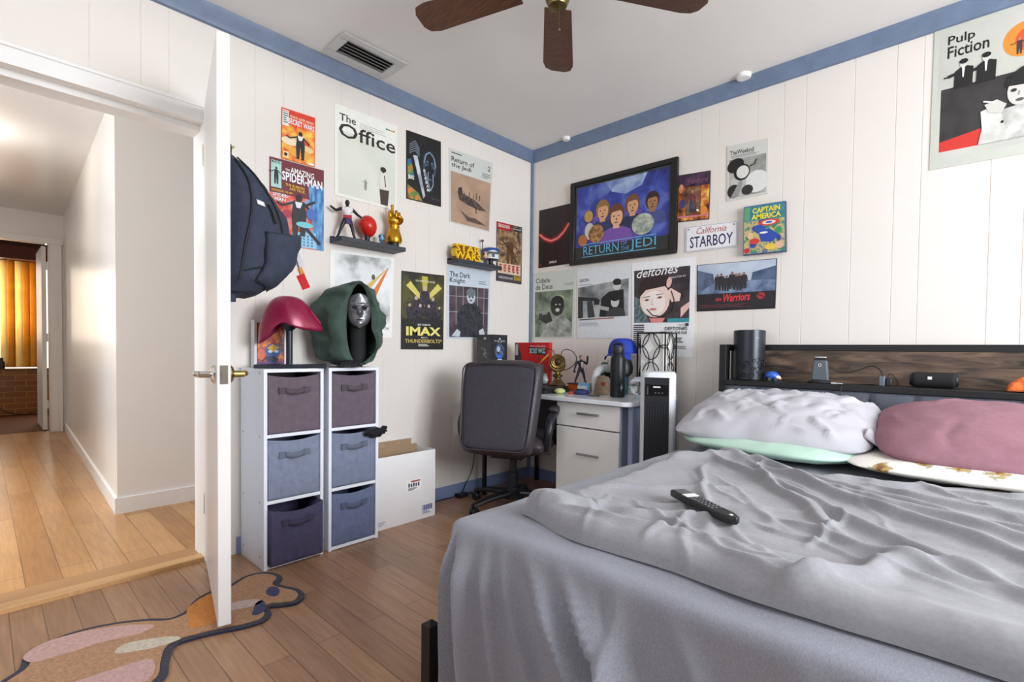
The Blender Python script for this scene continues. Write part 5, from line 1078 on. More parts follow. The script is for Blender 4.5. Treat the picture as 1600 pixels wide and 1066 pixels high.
def hel(u, v):
    # u: around (0..1, front = +x), v: brim -> crown
    a = 2*PI*u; c, s = math.cos(a), math.sin(a); front = max(0, c)
    rx = .118 if c < 0 else .118; ry = .088
    zb = .045; ear = math.exp(-((abs(((u*360+180) % 360)-180)-100)/26.)**2)
    back = max(0, -c)
    zlow = .092 - .068*back**1.2 + .030*ear
    th = v*PI/2; z0 = zlow
    z = z0 + (.243-z0)*math.sin(th)
    rr_ = math.cos(th)**.75 if v < 1 else 0
    x = rx*c*rr_*1.0; y = ry*s*rr_
    vis = front**6*math.exp(-((v-.08)/.16)**2); x += .035*vis; z -= .012*vis
    return Vector((x-.01, y, z))
hx.grid(hel, 64, 26, mar, wrapu=True)
ho = hx.build('shell', he, fix=False, ang=70, solid=.004)
def ridge(path, r=.0035): 
    return MB().tube([hel(u, v)*1.0+Vector((0,0,0)) for u, v in path], r, mar, 8)
for sgn in (1, -1): sub(ridge([((sgn*x) % 1, y) for x, y in ((.10,.05),(.14,.30),(.20,.48),(.28,.52),(.36,.45),(.42,.25))]), 'seam_ridge', ho)
sub(MB().tube([hel(0, .16), hel(0, .4), hel(0, .62)], [.006,.005,.002], mar, 8), 'crest', ho)

hd = thing('hooded_mask', 'dark green cloth hood around a plain grey metal face mask, on the cube unit', 'mask', (.165, -1.592, zc), CAMROT)
grn = M('green_hood_cloth', (64, 86, 77), .9, 0, .14, 18, .3, 120, sheen=.1)
RN = [(0, (.050,-.115,.205), .058, .185), (.10, (.052,-.132,.205), .085, .196), (.28, (.030,-.095,.205), .135, .202), (.5, (-.005,-.03,.205), .165, .200), (.75, (-.03,.05,.195), .150, .185), (.92, (-.035,.10,.19), .09, .12), (1, (-.035,.11,.19), .012, .02)]
def hood(u, v):
    for A, B in zip(RN, RN[1:]):
        if v <= B[0]: f = smooth01((v-A[0])/(B[0]-A[0]))*.5+.5*(v-A[0])/(B[0]-A[0]); break
    c = Vector(A[1]).lerp(Vector(B[1]), f); rx = A[2]+(B[2]-A[2])*f; rz = A[3]+(B[3]-A[3])*f
    a = 2*PI*u; ca, sa = math.cos(a), math.sin(a)
    x = c.x+rx*math.copysign(abs(ca)**.9, ca); z = c.z+rz*sa; y = c.y
    wv = smooth01(v/.2)*smooth01((1-v)/.2)
    n1 = nz(ca*2.4+3, sa*2.4, v*1.2); n2 = nz(ca*6, sa*6, v*2.5+5)
    x += wv*(.024*n1+.013*n2)*ca*1.5; z += wv*(.018*n1+.009*n2)*sa; y += wv*.022*n2 + wv*.010*math.sin(ca*14+2*n1)
    if ca < -.2 and sa < .6: x += -.010*math.sin(v*13)*wv
    z += .016*max(0, sa)**8*(1-v); 
    if v < .3 and sa < -.1 and ca > .2: x += .030*(1-v/.3)*math.sin(PI*min(1, max(0, (-sa-.1)/.9))); y -= .012*(1-v/.3)
    return Vector((x, y, max(z, .003+.004*abs(n2))))
MB().grid(hood, 96, 48, grn, wrapu=True).build('hood', hd, fix=False, solid=.003, ang=180)
msk = M('gunmetal_mask', (136, 138, 144), .32, .75, .22, 40, .3, 70); mk = MB()
def face(u, v):
    a, b = 2*u-1, 1-2*v         # b up
    w = .052*(1-.28*max(0, -b)**2)*math.sqrt(max(0.02, 1-abs(b)**4)); x = a*w; y = .052*(1-math.sqrt(max(0, 1-.86*a*a)))
    y -= .016*math.exp(-(a/.17)**2)*math.exp(-((b+.08)/.22)**2)*1.2          # nose
    y += .012*(math.exp(-((a-.46)/.2)**2)+math.exp(-((a+.46)/.2)**2))*math.exp(-((b-.16)/.10)**2)   # eye hollows
    y -= .007*math.exp(-((b-.32)/.08)**2)*(1-a*a)                             # brow
    y -= .008*math.exp(-((b+.72)/.16)**2)*math.exp(-(a/.5)**2)               # chin
    return Vector((.052+x, -.150+y, .275+.083*b))
mo = mk.grid(face, 41, 51, msk).build('face_mask', hd, fix=False, solid=.004, ang=180)
for sgn in (-1, 1): sub(MB().ell((.052+sgn*.024, -.1475, .2885), (.0125, .006, .0055), dark_m, 14, 8), 'eye_slot', mo)
sub(MB().ell((.052, -.153, .232), (.016, .005, .0028), dark_m, 12, 8), 'mouth_slot', mo)
MB().lathe([(.045, .02), (.04, .12), (.042, .2), (.055, .25), (.05, .33), (.02, .36)], M('black_form', (20, 22, 24), .8), (.045, -.06, 0), 20).build('neck_form', hd)
ck = MB().grid(lambda u, v: Vector((-.05+.11*u+.01*nz(u*6, v*5), -.175+.07*v, .004+.028*math.sin(PI*u)**.6*math.sin(PI*v)**.5+.010*abs(nz(u*7, v*7, 2)))), 25, 17, M('black_bunched_cloth', (28, 30, 34), .9, 0, .1, 40, .3, 90))
ck.build('collar', hd, fix=False, solid=.003, ang=180)

# ================================================================ BACKPACK ON THE DOOR
bp = thing('backpack', 'charcoal navy backpack with tags hanging from the door', 'backpack', (0, -2.188, 0), DA)
nav = M('navy_canvas', (50, 58, 76), .85, 0, .16, 30, .4, 200); nav2 = M('olive_strap', (52, 50, 46), .9, 0, .1, 40)
PR = [(1.15, .07), (1.165, .11), (1.20, .155), (1.27, .205), (1.35, .218), (1.44, .195), (1.52, .145), (1.58, .10), (1.62, .05), (1.635, .015)]
def dep(z):
    for (a, p), (b, q) in zip(PR, PR[1:]):
        if z <= b: return p+(q-p)*(z-a)/(b-a)
    return .01
def pack(u, v):
    z = 1.15+.485*v; d = dep(z)+.010*nz(u*5, v*7, 1)+.007*nz(u*11, v*13, 7); w = .165*(1-.35*max(0, (v-.6)/.4)**2)*(1-.25*max(0, (.12-v)/.12))
    t = 2*u-1; tt = math.copysign(abs(t)**.8, t); k = max(0, 1-abs(t)**3.2)**.5
    return Vector((.47+w*tt, .044+d*k, z+.010*nz(u*4, v*4, 3)))
pb = MB().grid(pack, 41, 41, nav); pb.add([pack(u/10, 0) for u in range(11)], [tuple(range(11))], nav); pb.add([pack(u/10, 1) for u in range(11)], [tuple(range(10, -1, -1))], nav)
po = pb.build('body', bp, fix=False, solid=.003, ang=180)
def on_pack(u, v, d=.006):
    p = pack(u, v); n_ = (pack(min(1, u+.01), v)-pack(u-.01, v)).cross(pack(u, v+.01)-pack(u, v-.01)); n_.normalize()
    if n_.y < 0: n_ = -n_
    return p+n_*(d+.003)
def on_side(f, v, d=.004): return on_pack((1+(1-min(.999, f)**2)**(1/3.2))/2, v, d)
zb_ = M('zip_black', (18, 20, 24), .6)
sub(MB().tube(spline([on_side(.18, .10), on_side(.22, .35), on_side(.34, .6), on_side(.42, .80), on_side(.3, .95)], 8), .0032, zb_, 6), 'zipper', po)
sub(MB().tube(spline([on_side(.88, .16), on_side(.80, .45), on_side(.78, .65), on_side(.72, .85), on_side(.5, .97)], 8), .0028, zb_, 6), 'seam', po)
sub(MB().tube(spline([on_side(.25, .16), on_side(.55, .20), on_side(.80, .12)], 8), .0028, zb_, 6), 'seam', po)
sub(MB().grid(lambda u, v: on_side(.52+.46*u, .10+.36*v-.05*u*(1-v), .004+.024*math.sin(PI*u)**.5*math.sin(PI*v)**.4+.030*u*v*v), 15, 17, nav), 'pocket', po, fix=False, solid=.003, ang=180)
sub(MB().tube([on_side(.52, .46, .006), on_side(.72, .40, .024), on_side(.98, .45, .034)], .0035, zb_, 6), 'pocket_zip', po)
sub(MB().tube([on_side(.66, .66, .008), on_side(.68, .60, .010), on_side(.68, .52, .012)], .0045, zb_, 6), 'zip_pull', po)
lab_ = MB().grid(lambda u, v: on_side(.46+.13*u, .645+.035*v-.01*u, .003), 5, 3, P((226, 228, 232))); sub(lab_, 'brand_patch', po, fix=False, solid=.001)
c0 = on_side(.93, .33, .02)
for nm, col, s_, dz, dx in (('swing_tag', (222, 222, 224), (.030, .075), -.0, 0), ('swing_tag', (226, 150, 80), (.018, .035), -.05, .012), ('swing_tag', (200, 36, 42), (.030, .055), -.075, .015)):
    R = Matrix.Translation(c0+Vector((0, .004+dx, dz))) @ Matrix.Rotation(math.radians(24), 4, 'X') @ Rz(math.radians(64))
    MB().box((-s_[0]/2, -.0012, -s_[1]), (s_[0]/2, .0012, 0), P(col), R).tube([R @ Vector((0,0,-.003)), c0], .0008, tb, 5).build(nm, bp)
for s in (-.07, .07): MB().tube(spline([(.47+s, .060, 1.60), (.47+s*1.3, .056, 1.45), (.47+s*1.5, .052, 1.25), (.47+s*1.6, .050, 1.12)]), .016, nav, 8, flat=.4).build('shoulder_strap', bp, ang=180)
MB().tube(spline([(.44, .052, 1.62), (.45, .055, 1.68), (.47, .056, 1.70), (.49, .055, 1.68), (.50, .052, 1.62)]), .008, nav2, 8).build('hang_loop', bp, ang=180)
hk = MB().lathe([(.016, 0), (.016, .004)], brass, (.47, .040, 1.70), 16, Matrix.Rotation(-PI/2, 4, 'X')).tube([(.47, .042, 1.70), (.47, .062, 1.688), (.47, .072, 1.70)], .004, brass, 8)
tag(hk.build('door_hook', at=(0, -2.188, 0)), 'small brass hook on the door holding the backpack', 'hook').rotation_euler = (0, 0, DA)

# ================================================================ ON THE DESK
z0 = DZ+.0005
kb = thing('product_box', 'tall black product box at the left end of the desk, behind the chair', 'box', (.128, -.532, z0), world=True)
MB().box((.060, -.604, z0), (.198, -.461, 1.062), M('black_carton', (34, 36, 42), .5, 0, .08, 20)).build('body', kb, bevel=.0015)
a = Art([Vector((.199, -.604, 1.062)), Vector((.199, -.461, 1.062)), Vector((.199, -.461, z0)), Vector((.199, -.604, z0))], (1,0,0), th=.0008, paper=(38, 40, 46))
a.text('BLACK SERIES', .16,.10,.84,.125, (200,204,210), .01).text('ARCHIVE', .36,.135,.64,.15, (190,194,200), .01).ell(.50,.075,.05,.016, (220,220,224)).ell(.5,.30,.30,.13, PH('box_picture', (30,34,44), (90,104,124), (60,110,200), 46)).ell(.42,.26,.10,.05, (180,190,204)).rect(.40,.36,.62,.44, (50,110,210)).rect(.36,.44,.66,.46, (210,214,220))
a.done('printed_front', '', '', kb)
a = Art([Vector((.060, -.6048, 1.062)), Vector((.198, -.6048, 1.062)), Vector((.198, -.6048, z0)), Vector((.060, -.6048, z0))], (0,-1,0), th=.0006, paper=(60, 62, 66))
a.ell(.55,.07,.10,.022, (206,170,150)).line([(.3,.24),(.6,.28),(.45,.36),(.7,.42)], .012, (150,154,160)).ell(.6,.34,.10,.03, (110,114,120)).rect(.25,.90,.75,.92, (140,142,146))
a.done('printed_side', '', '', kb)
rc = thing('comic_box', 'red boxed comic set standing at the back of the desk', 'book', (.28, -.265, z0), world=True)
bx0, bx1, by_, bt_ = .112, .422, -.290, 1.016
MB().box((bx0, by_, z0), (bx1, by_+.03, bt_), M('comic_red', (196, 34, 34), .4, 0, .05, 14)).build('body', rc, bevel=.001)
a = Art([Vector((bx0, by_-.0005, bt_)), Vector((bx1, by_-.0005, bt_)), Vector((bx1, by_-.0005, z0)), Vector((bx0, by_-.0005, z0))], (0,-1,0), th=.0006, paper=(204, 36, 36))
a.poly([(0,.0),(.12,.04),(.20,.30),(.26,.60),(.30,1),(0,1)], PH('cover_shade', (40,40,46), (84,60,60), None, 18)).rect(.02,.03,.10,.28, (190,196,190)).text('MARVEL', .02,.03,.10,.06, (160,30,30), .0).text('MARVEL SUPER HEROES', .46,.065,.90,.10, (240,210,210), .0).poly([(.42,.10),(.92,.12),(.90,.27),(.44,.24)], K).text('SECRET WARS', .44,.125,.89,.235, (210,236,240), .03)
a.line([(.98,.26),(.70,.48),(.55,.62)], .03, (240,170,50)).line([(.99,.24),(.80,.38)], .02, (246,220,80)).poly([(.22,.62),(.40,.54),(.55,.62),(.72,.58),(.96,.66),(.98,1),(.26,1)], PH('cover_crowd', (130,146,150), (210,214,206), (110,140,100), 40)).ell(.80,.80,.14,.06, (120,80,160)).ell(.5,.78,.1,.05, (196,120,90))
a.done('printed_cover', '', '', rc)
lc = tag(MB().box((.28, -.545, z0), (.60, -.297, z0+.022), M('laptop_black', (28, 28, 30), .4, 0, .06)).box((.30, -.52, z0+.022), (.585, -.297, z0+.038), M('case_black', (40, 38, 38), .6)).build('laptop', loc=(.44, -.42, .72), bevel=.004), 'closed black laptop with a black case on it, under the brass ornament', 'laptop')
zl = z0+.0385
tag(MB().box((.315, -.47, zl), (.405, -.345, zl+.010), M('brown_leather', (140, 84, 56), .5, 0, .1, 20)).build('wallet', loc=(.37, -.37, zl), bevel=.004, seg=3), 'brown leather wallet on the laptop case before the red comic box', 'wallet')
ge = tag(MB().grid(lambda u, v: Vector((.435+.030*math.sin(PI*v)*math.cos(2*PI*u)*(1+.2*nz(u*6, v*6)), -.355+.02*math.sin(PI*v)*math.sin(2*PI*u)*(1+.2*nz(u*5, v*5, 3)), zl+.012+.02+.030*math.cos(PI*v)*(1+.25*nz(math.cos(6.28*u)*2, math.sin(6.28*u)*2, v*3)))), 20, 12, PH('crystal', (90,140,120), (206,214,210), (110,70,150), 60), wrapu=True).build('crystal', loc=(.435, -.355, zl), ang=20), 'small green, white and purple crystal lump beside the brass ornament', 'crystal')
bo_ = thing('brass_ornament', 'antique brass medallion on a turned pedestal with curling wires', 'ornament', (.535, -.345, zl), math.radians(45))
abr = M('aged_brass', (112, 92, 54), .35, .85, .3, 40)
MB().lathe([(.052, 0), (.054, .008), (.046, .018), (.032, .028), (.022, .040), (.020, .052), (.034, .060), (.034, .066), (.020, .074), (.016, .090)], abr, n=28).build('pedestal', bo_)
cr = MB(); cr.tube([(.052*math.cos(t), 0, .148+.052*math.sin(t)) for t in [math.radians(a_) for a_ in range(190, 352, 9)]], [.004+.010*math.sin(PI*(i/17.)) for i in range(18)], abr, 10); cr.build('crescent', bo_)
Rm_ = Matrix.Rotation(PI/2, 4, 'X'); ey = MB()
ey.lathe([(.0, -.008), (.046, -.008), (.050, -.003), (.050, .004), (.042, .009), (.036, .006), (.0, .006)], abr, (0, 0, .152), 32, Rm_, cap=False); eo = ey.build('medallion', bo_)
sub(MB().lathe([(.020, 0), (.020, .006), (.013, .012), (0.0, .013)], M('dark_bronze', (70, 56, 36), .3, .8, .2), (0, -.006, .152), 20, Rm_, cap=False).tube([(.032*math.cos(t), -.008, .152+.024*math.sin(t)) for t in [2*PI*i/24 for i in range(24)]], .003, abr, 6, closed=True), 'relief', eo)
for s in (-1, 1):
    w = MB(); w.tube(spline([(s*.022, 0, .198), (s*.030, 0, .222), (s*.060, .002, .232), (s*.096, .004, .218), (s*.118, .006, .190)], 6), .0028, tb, 6).tube(spline([(s*.118, .006, .190), (s*.120, .006, .160), (s*.100, .006, .128), (s*.060, .004, .104), (s*.030, .002, .098), (s*.012, 0, .094)], 6), .0028, tb, 6); w.build('wire_curl', bo_)
ob = tag(MB().box((.535, -.235, z0), (.665, -.15, z0+.046), M('orange_box', (206, 98, 40), .5, 0, .12, 30)).box((.53, -.238, z0+.046), (.668, -.147, z0+.052), M('dark_lid', (74, 40, 36), .5)).build('game_case', loc=(.62, -.2, z0), bevel=.0015), 'orange case with dark lid under the black-clad figurine', 'case')
def skullless(t, P_, k):
    MB().box((-.045*k, -.115*k, .60*k), (.045*k, -.09*k, .75*k), tw).box((-.02*k, -.112*k, .53*k), (.02*k, -.088*k, .60*k), tw).build('chest_plate', t, bevel=.02*k)
    h_ = P_['haR']; MB().box((h_.x-.025*k, h_.y-.05*k, h_.z-.04*k), (h_.x+.025*k, h_.y+.02*k, h_.z+.17*k), tb).build('launcher', t, bevel=.008*k)
    h_ = P_['haL']; MB().box((h_.x-.035*k, h_.y-.04*k, h_.z-.07*k), (h_.x+.03*k, h_.y+.03*k, h_.z+.03*k), tb).build('satchel', t, bevel=.008*k)
sold = dict(stride); sold.update({'shL': (-.14,0,.76), 'elL': (-.22,0,.60), 'haL': (-.26,-.02,.44), 'shR': (.14,0,.76), 'elR': (.24,0,.66), 'haR': (.22,-.06,.80)})
figure('figurine', 'black-clad action figure with white chest patch standing on the orange case', (.605, -.19, z0+.0525), CAMROT, .182, tb, tb, tsk, M('toy_slate', (54, 60, 76), .5), sold, skullless, 1, tb)
tag(MB().box((.665, -.300, z0), (.742, -.278, z0+.062), M('sky_card', (120, 186, 222), .5, 0, .1, 60)).box((.660, -.3008, z0+.02), (.730, -.300, z0+.045), P((206, 228, 240))).build('card_pack', loc=(.69, -.29, z0), bevel=.001), 'light blue card pack standing before the orange case', 'box')
tag(MB().ell((0, 0, .017), (.036, .030, .017), M('pale_lime', (206, 216, 140), .6, 0, .08, 30)).build('stress_ball', at=(.640, -.455, z0)), 'pale lime squashed ball at the front of the desk', 'ball')
tag(MB().lathe([(.020, 0), (.021, .003), (.021, .009), (.019, .011)], M('red_clear_lid', (206, 70, 60), .3), n=20).build('lid', at=(.690, -.40, z0)), 'small red lid beside the pale lime ball', 'lid')
mo_ = thing('computer_mouse', 'dark blue computer mouse on the white desk top', 'mouse', (.755, -.39, z0), math.radians(30))
MB().ell((0, 0, .012), (.045, .028, .022), M('mouse_navy', (34, 50, 110), .4, 0, .1, 30), 20, 12).build('body', mo_); MB().ell((-.018, -.008, .026), (.016, .010, .009), tb, 12, 8).build('button', mo_)
tag(MB().prism(rr(-.035, -.02, .035, .02, .008), M('phone_grey', (84, 88, 92), .3), lambda x, y, h: Vector((x, y, .008*h))).build('cigarette_case', at=(.865, -.43, z0)), 'flat grey case lying before the tan pouch', 'case')
gc = thing('game_controller', 'white and black game controller standing arched on its grips', 'game controller', (.785, -.175, z0), CAMROT)
arch = [(-.078, 0, .012), (-.080, 0, .055), (-.070, 0, .105), (-.045, 0, .142), (0, 0, .152), (.045, 0, .142), (.070, 0, .105), (.080, 0, .055), (.078, 0, .012)]
ga = MB().tube(spline(arch, 6), [.013+.012*math.sin(PI*i/48) for i in range(49)], wh_p, 12, flat=1.1); ga.build('shell', gc, ang=180)
inn = [(p[0]*.74, .004, p[2]*.80) for p in arch]
MB().tube(spline(inn, 6), [.010+.008*math.sin(PI*i/48) for i in range(49)], tb, 10).build('grip_liner', gc, ang=180)
for s in (-1, 1):
    MB().lathe([(.013, 0), (.013, .010), (.017, .014), (.015, .018)], tb, (s*.026, -.022, .118), 16, Matrix.Rotation(PI/2, 4, 'X')).build('thumbstick', gc)
tp = thing('cloth_pouch', 'tan cloth pouch with a red mark leaning before the white controller', 'pouch', (.815, -.265, z0), CAMROT)
def sack(u, v):
    a_ = 2*PI*u; r = (.052-.030*v**1.4)*(1+.10*nz(math.cos(a_)*2, math.sin(a_)*2, v*3)); return Vector((r*math.cos(a_), .6*r*math.sin(a_), .001+.112*v))
sb_ = MB().grid(sack, 28, 18, M('tan_cloth', (136, 116, 92), .9, 0, .2, 40, .3, 100), wrapu=True); sb_.add([sack(i/28, 1) for i in range(28)], [tuple(range(28))], M('tan_cloth', (0,0,0)))
sb_.build('body', tp, ang=60); MB().box((-.012, -.031, .052), (.010, -.024, .074), M('red_mark', (150, 50, 36), .8)).build('emblem', tp, bevel=.004); MB().tube([(.024*math.cos(t), .6*.024*math.sin(t), .098) for t in [2*PI*i/20 for i in range(20)]], .003, tb, 6, closed=True).build('drawstring', tp)
gf_ = thing('figurine', 'tiny green-headed toy perched behind the white controller', 'figurine', (.72, -.09, z0), CAMROT)
MB().lathe([(.026, 0), (.026, .008), (.010, .014), (.008, .110), (.020, .130), (.022, .148)], M('toy_tan', (150, 130, 100), .6), n=16).build('body', gf_)
gh = MB().lathe([(.018, .146), (.024, .150), (.025, .170), (.020, .186), (.010, .192)], M('toy_moss', (70, 110, 80), .45), n=18); gh.build('head', gf_); MB().tube([(.024, 0, .172), (.026, 0, .206)], .0022, tb, 6).build('antenna', gf_)
wbt = thing('water_bottle', 'matte black insulated water bottle standing at the front right of the desk', 'bottle', (.985, -.362, z0)); mb_ = M('matte_black_steel', (26, 28, 32), .38, .3, .05)
MB().lathe([(.034, 0), (.043, .004), (.043, .205), (.042, .222), (.034, .240), (.030, .248)], mb_, n=32).build('body', wbt)
MB().lathe([(.031, .248), (.033, .252), (.033, .285), (.030, .292)], tb, n=28).build('lid', wbt); MB().tube(spline([(-.03, 0, .27), (-.034, 0, .292), (-.018, 0, .304), (.012, 0, .304), (.030, 0, .292), (.030, 0, .27)]), .0075, tb, 8).build('carry_loop', wbt, ang=180)
tum = thing('tumbler', 'dark teal tumbler with black dome lid standing behind the water bottle', 'bottle', (.915, -.20, z0))
MB().lathe([(.034, 0), (.038, .004), (.042, .10), (.042, .11)], M('teal_glaze', (30, 74, 84), .35, 0, .08), n=26).build('body', tum)
MB().lathe([(.043, .11), (.062, .13), (.066, .165), (.058, .20), (.04, .235), (.02, .245)], tb, n=26).build('lid', tum)
cap_ = thing('baseball_cap', 'bright blue baseball cap resting on the teal tumbler behind the water bottle', 'cap', (.915, -.195, z0+.236), math.radians(-85))
cbl = M('cap_blue', (30, 58, 168), .75, 0, .08, 40, .2, 200)
def crown_(u, v): a_ = 2*PI*u; r = .085*math.cos(v*PI/2)**.55; return Vector((r*math.cos(a_)*1.08, r*math.sin(a_), .014+.088*math.sin(v*PI/2)+.004*nz(math.cos(a_)*2, math.sin(a_)*2, v)))
co_ = MB().grid(crown_, 32, 16, cbl, wrapu=True).build('crown', cap_, fix=False, solid=.003, ang=180); sub(MB().ell((0, 0, .102), (.007, .007, .004), cbl, 10, 6), 'button', co_)
MB().grid(lambda u, v: Vector(((.086+.062*v)*math.cos((u-.5)*2.2)*1.05, (.080+.010*v)*math.sin((u-.5)*2.2)*1.02, .015-.030*v*abs(2*u-1)**2-.014*v)), 21, 7, cbl).build('visor', cap_, fix=False, solid=.003, ang=180)
gb_ = thing('glass_globe', 'clear glass globe standing on the desk between the bottle and the tower fan', 'ornament', (1.135, -.395, z0))
MB().ell((0, 0, .072), .052, M('clear_glass', (240, 246, 250), .04, 0, .01, trans=1.), 28, 18).build('ball', gb_); MB().lathe([(.030, 0), (.030, .006), (.022, .010), (.020, .024)], M('globe_base', (170, 178, 184), .3), n=22).build('base', gb_)

# ================================================================ ON THE HEADBOARD SHELF
hz = .8225
cy = thing('cylinder_speaker', 'tall black cylinder with embossed pattern on the headboard shelf\'s left end', 'speaker', (1.618, -.118, hz))
MB().lathe([(.070, 0), (.074, .004), (.0765, .245), (.076, .254), (.068, .257)], M('satin_black', (44, 48, 54), .3, .4, .04), n=48).build('body', cy)
ptn = MB(); rr_ = random.Random(4); pm_ = M('emboss_black', (26, 28, 32), .25, .3)
for i in range(26):
    an = math.radians(rr_.uniform(-112, -8)); zz = rr_.uniform(.015, .11); rr2 = rr_.uniform(.006, .013)
    ptn.tube([Vector(((.0752+.0095*(zz+rr2*math.sin(t))/.25*.25)*math.cos(an+rr2/.075*math.cos(t)), (.0752+.0095*(zz+rr2*math.sin(t))/.25*.25)*math.sin(an+rr2/.075*math.cos(t)), zz+rr2*math.sin(t))) for t in [2*PI*k/12 for k in range(12)]], .0014, pm_, 5, closed=True)
ptn.build('embossed_pattern', cy)
lg = MB(); vs, fs = text_geo('Blueair', .01)
xm = max(v.x for v in vs); lg.add([Vector((.0772*math.cos(math.radians(-44)+(v.x/xm-.5)*.30), .0772*math.sin(math.radians(-44)+(v.x/xm-.5)*.30), .212+v.y*.010)) for v in vs], fs, P((170, 180, 186))); lg.build('logo', cy, smooth=False, fix=False)
bh = thing('toy_car', 'small blue and white toy with black wheels beside the black cylinder', 'toy', (1.732, -.125, hz), math.radians(30))
MB().ell((0, 0, .026), (.034, .022, .022), M('toy_royal', (36, 84, 176), .35, 0, .08, 60), 18, 12).build('body', bh)
MB().ell((.022, -.010, .018), (.016, .014, .010), tw, 12, 8).ell((.034, -.002, .012), (.010, .010, .008), M('toy_pink', (214, 150, 140), .5), 10, 8).build('nose', bh)
for x, y in ((-.016, -.018), (.012, -.018), (-.016, .018), (.012, .018)): MB().lathe([(.0, -.004), (.009, -.004), (.009, .004), (0, .004)], tb, (x, y, .009), 14, Rm_, cap=False).build('wheel', bh)
dk = thing('charging_dock', 'dark grey tapering charging dock with round base on the headboard shelf', 'charger', (1.943, -.125, hz))
MB().lathe([(.050, 0), (.052, .004), (.048, .010), (.034, .013)], tb, n=30).build('base', dk)
MB().prism([(-.036, .012), (.036, .012), (.028, .108), (-.028, .108)], M('dock_grey', (88, 96, 102), .5, 0, .04), lambda x, z, h: Vector((x, -.016+.032*h+.05*(z-.012), z))).build('body', dk, bevel=.006, seg=3)
MB().prism([(-.028, .108), (.028, .108), (.025, .120), (-.025, .120)], tb, lambda x, z, h: Vector((x, -.012+.032*h+.05*(z-.012), z))).box((-.022, -.008, .120), (.022, .022, .124), tw).build('cap', dk, bevel=.002)
MB().lathe([(.0050, 0), (.0072, 0), (.0072, .0015), (.0050, .0015), (.0050, 0)], P((226, 228, 230)), (0, -.0128, .085), 18, Rm_, cap=False).build('ring_logo', dk)
cg = thing('usb_charger', 'slim grey usb charger block with cables on the headboard shelf', 'charger', (2.183, -.128, hz))
MB().box((-.011, -.014, 0), (.011, .014, .042), M('charger_grey', (96, 106, 116), .4)).build('body', cg, bevel=.003)
MB().box((.013, -.012, 0), (.035, .02, .036), tb).build('plug', cg, bevel=.004)
cbm = M('cable_black', (22, 22, 24), .5)
tag(MB().tube(spline([(1.975, -.105, hz+.075), (2.02, -.09, hz+.052), (2.08, -.08, hz+.062), (2.135, -.085, hz+.085), (2.17, -.10, hz+.070), (2.183, -.115, hz+.044)], 8), .0022, cbm, 6).build('cable', loc=(2.08, -.09, hz), ang=180), 'thin black cable looping from the dock to the charger block', 'cable', 'black charging cables')
tag(MB().tube(spline([(2.20, -.11, hz+.038), (2.205, -.09, hz+.052), (2.222, -.09, hz+.040), (2.236, -.10, hz+.010), (2.23, -.12, hz+.003)], 8), .002, cbm, 6).build('cable', loc=(2.21, -.1, hz), ang=180), 'short black cable curling off the right of the charger block', 'cable', 'black charging cables')
wl_ = MB().tube(spline([(1.995, -.150, hz+.003), (2.02, -.165, hz+.003), (2.06, -.150, hz+.003), (2.11, -.130, hz+.003), (2.16, -.14, hz+.004)], 8), .0028, cbm, 6)
tag(wl_.build('cable', loc=(2.08, -.15, hz), ang=180), 'black cable lying flat between dock and charger block', 'cable', 'black charging cables')
tag(MB().tube([(2.000, -.185, hz+.004), (2.018, -.187, hz+.004)], .0035, tw, 8).tube([(2.018, -.187, hz+.004), (2.045, -.186, hz+.004)], .002, M('white_cord', (222, 222, 224), .5), 6).build('usb_plug', loc=(2.01, -.186, hz)), 'little white usb plug at the shelf edge beside the dock', 'plug')
tag(MB().tube(spline([(2.055, -.19, hz+.003), (2.047, -.218, hz-.002), (2.046, -.236, hz-.04), (2.047, -.240, hz-.10), (2.05, -.242, hz-.16)], 8), .0022, cbm, 6).build('cable', loc=(2.05, -.22, .75), ang=180), 'black cable hanging down the front of the charcoal headboard', 'cable', 'black charging cables')
sp = thing('bluetooth_speaker', 'black rounded portable speaker with small white logo on the headboard shelf', 'speaker', (2.357, -.115, hz))
def spk(u, v): a_ = 2*PI*u; x = -.072+.144*v; e_ = min(1, ((1-abs(2*v-1))/.16))**.5 if abs(2*v-1) > .84 else 1; return Vector((x, .030*math.cos(a_)*(.80+.2*e_), .033+.033*math.sin(a_)*(.80+.2*e_)))
so = MB().grid(spk, 28, 25, M('speaker_mesh', (18, 18, 20), .8, 0, .1, 200, .3, 400), wrapu=True).build('body', sp, ang=180)
for s in (-1, 1): MB().lathe([(.0, 0), (.026, 0), (.024, .006), (.018, .008), (0, .006)], tb, (s*.072, 0, .033), 22, Matrix.Rotation(s*PI/2, 4, 'Y'), cap=False).build('passive_cone', sp)
MB().box((-.018, -.0312, .036), (-.004, -.0300, .048), P((226, 226, 226))).build('logo', sp)
oc = MB().grid(lambda u, v: Vector((2.575+.17*u, -.185+.10*v, hz+.001+.052*(math.sin(PI*u)**.45)*(math.sin(PI*v)**.45)*(1+.35*nz(u*6, v*5))+.003)), 29, 21, M('orange_cloth', (222, 110, 52), .9, 0, .12, 30, .4, 140))
tag(oc.build('cloth', loc=(2.66, -.13, hz), fix=False, solid=.004, ang=180), 'crumpled orange cloth at the right end of the headboard shelf', 'cloth')
bt_ = thing('spray_bottle', 'small clear bottle with a black label standing beside the mint pillow', 'bottle', (1.535, -.955, BZ+.004))
bt_.location = (1.497, -.38, .520)
MB().lathe([(.015, 0), (.016, .003), (.016, .062)], tb, n=18).build('label', bt_); MB().lathe([(.015, .062), (.015, .095), (.009, .108), (.009, .125), (.012, .127), (.012, .150)], M('clear_plastic', (206, 226, 236), .15, 0, .02, trans=.6), n=18).build('neck', bt_)

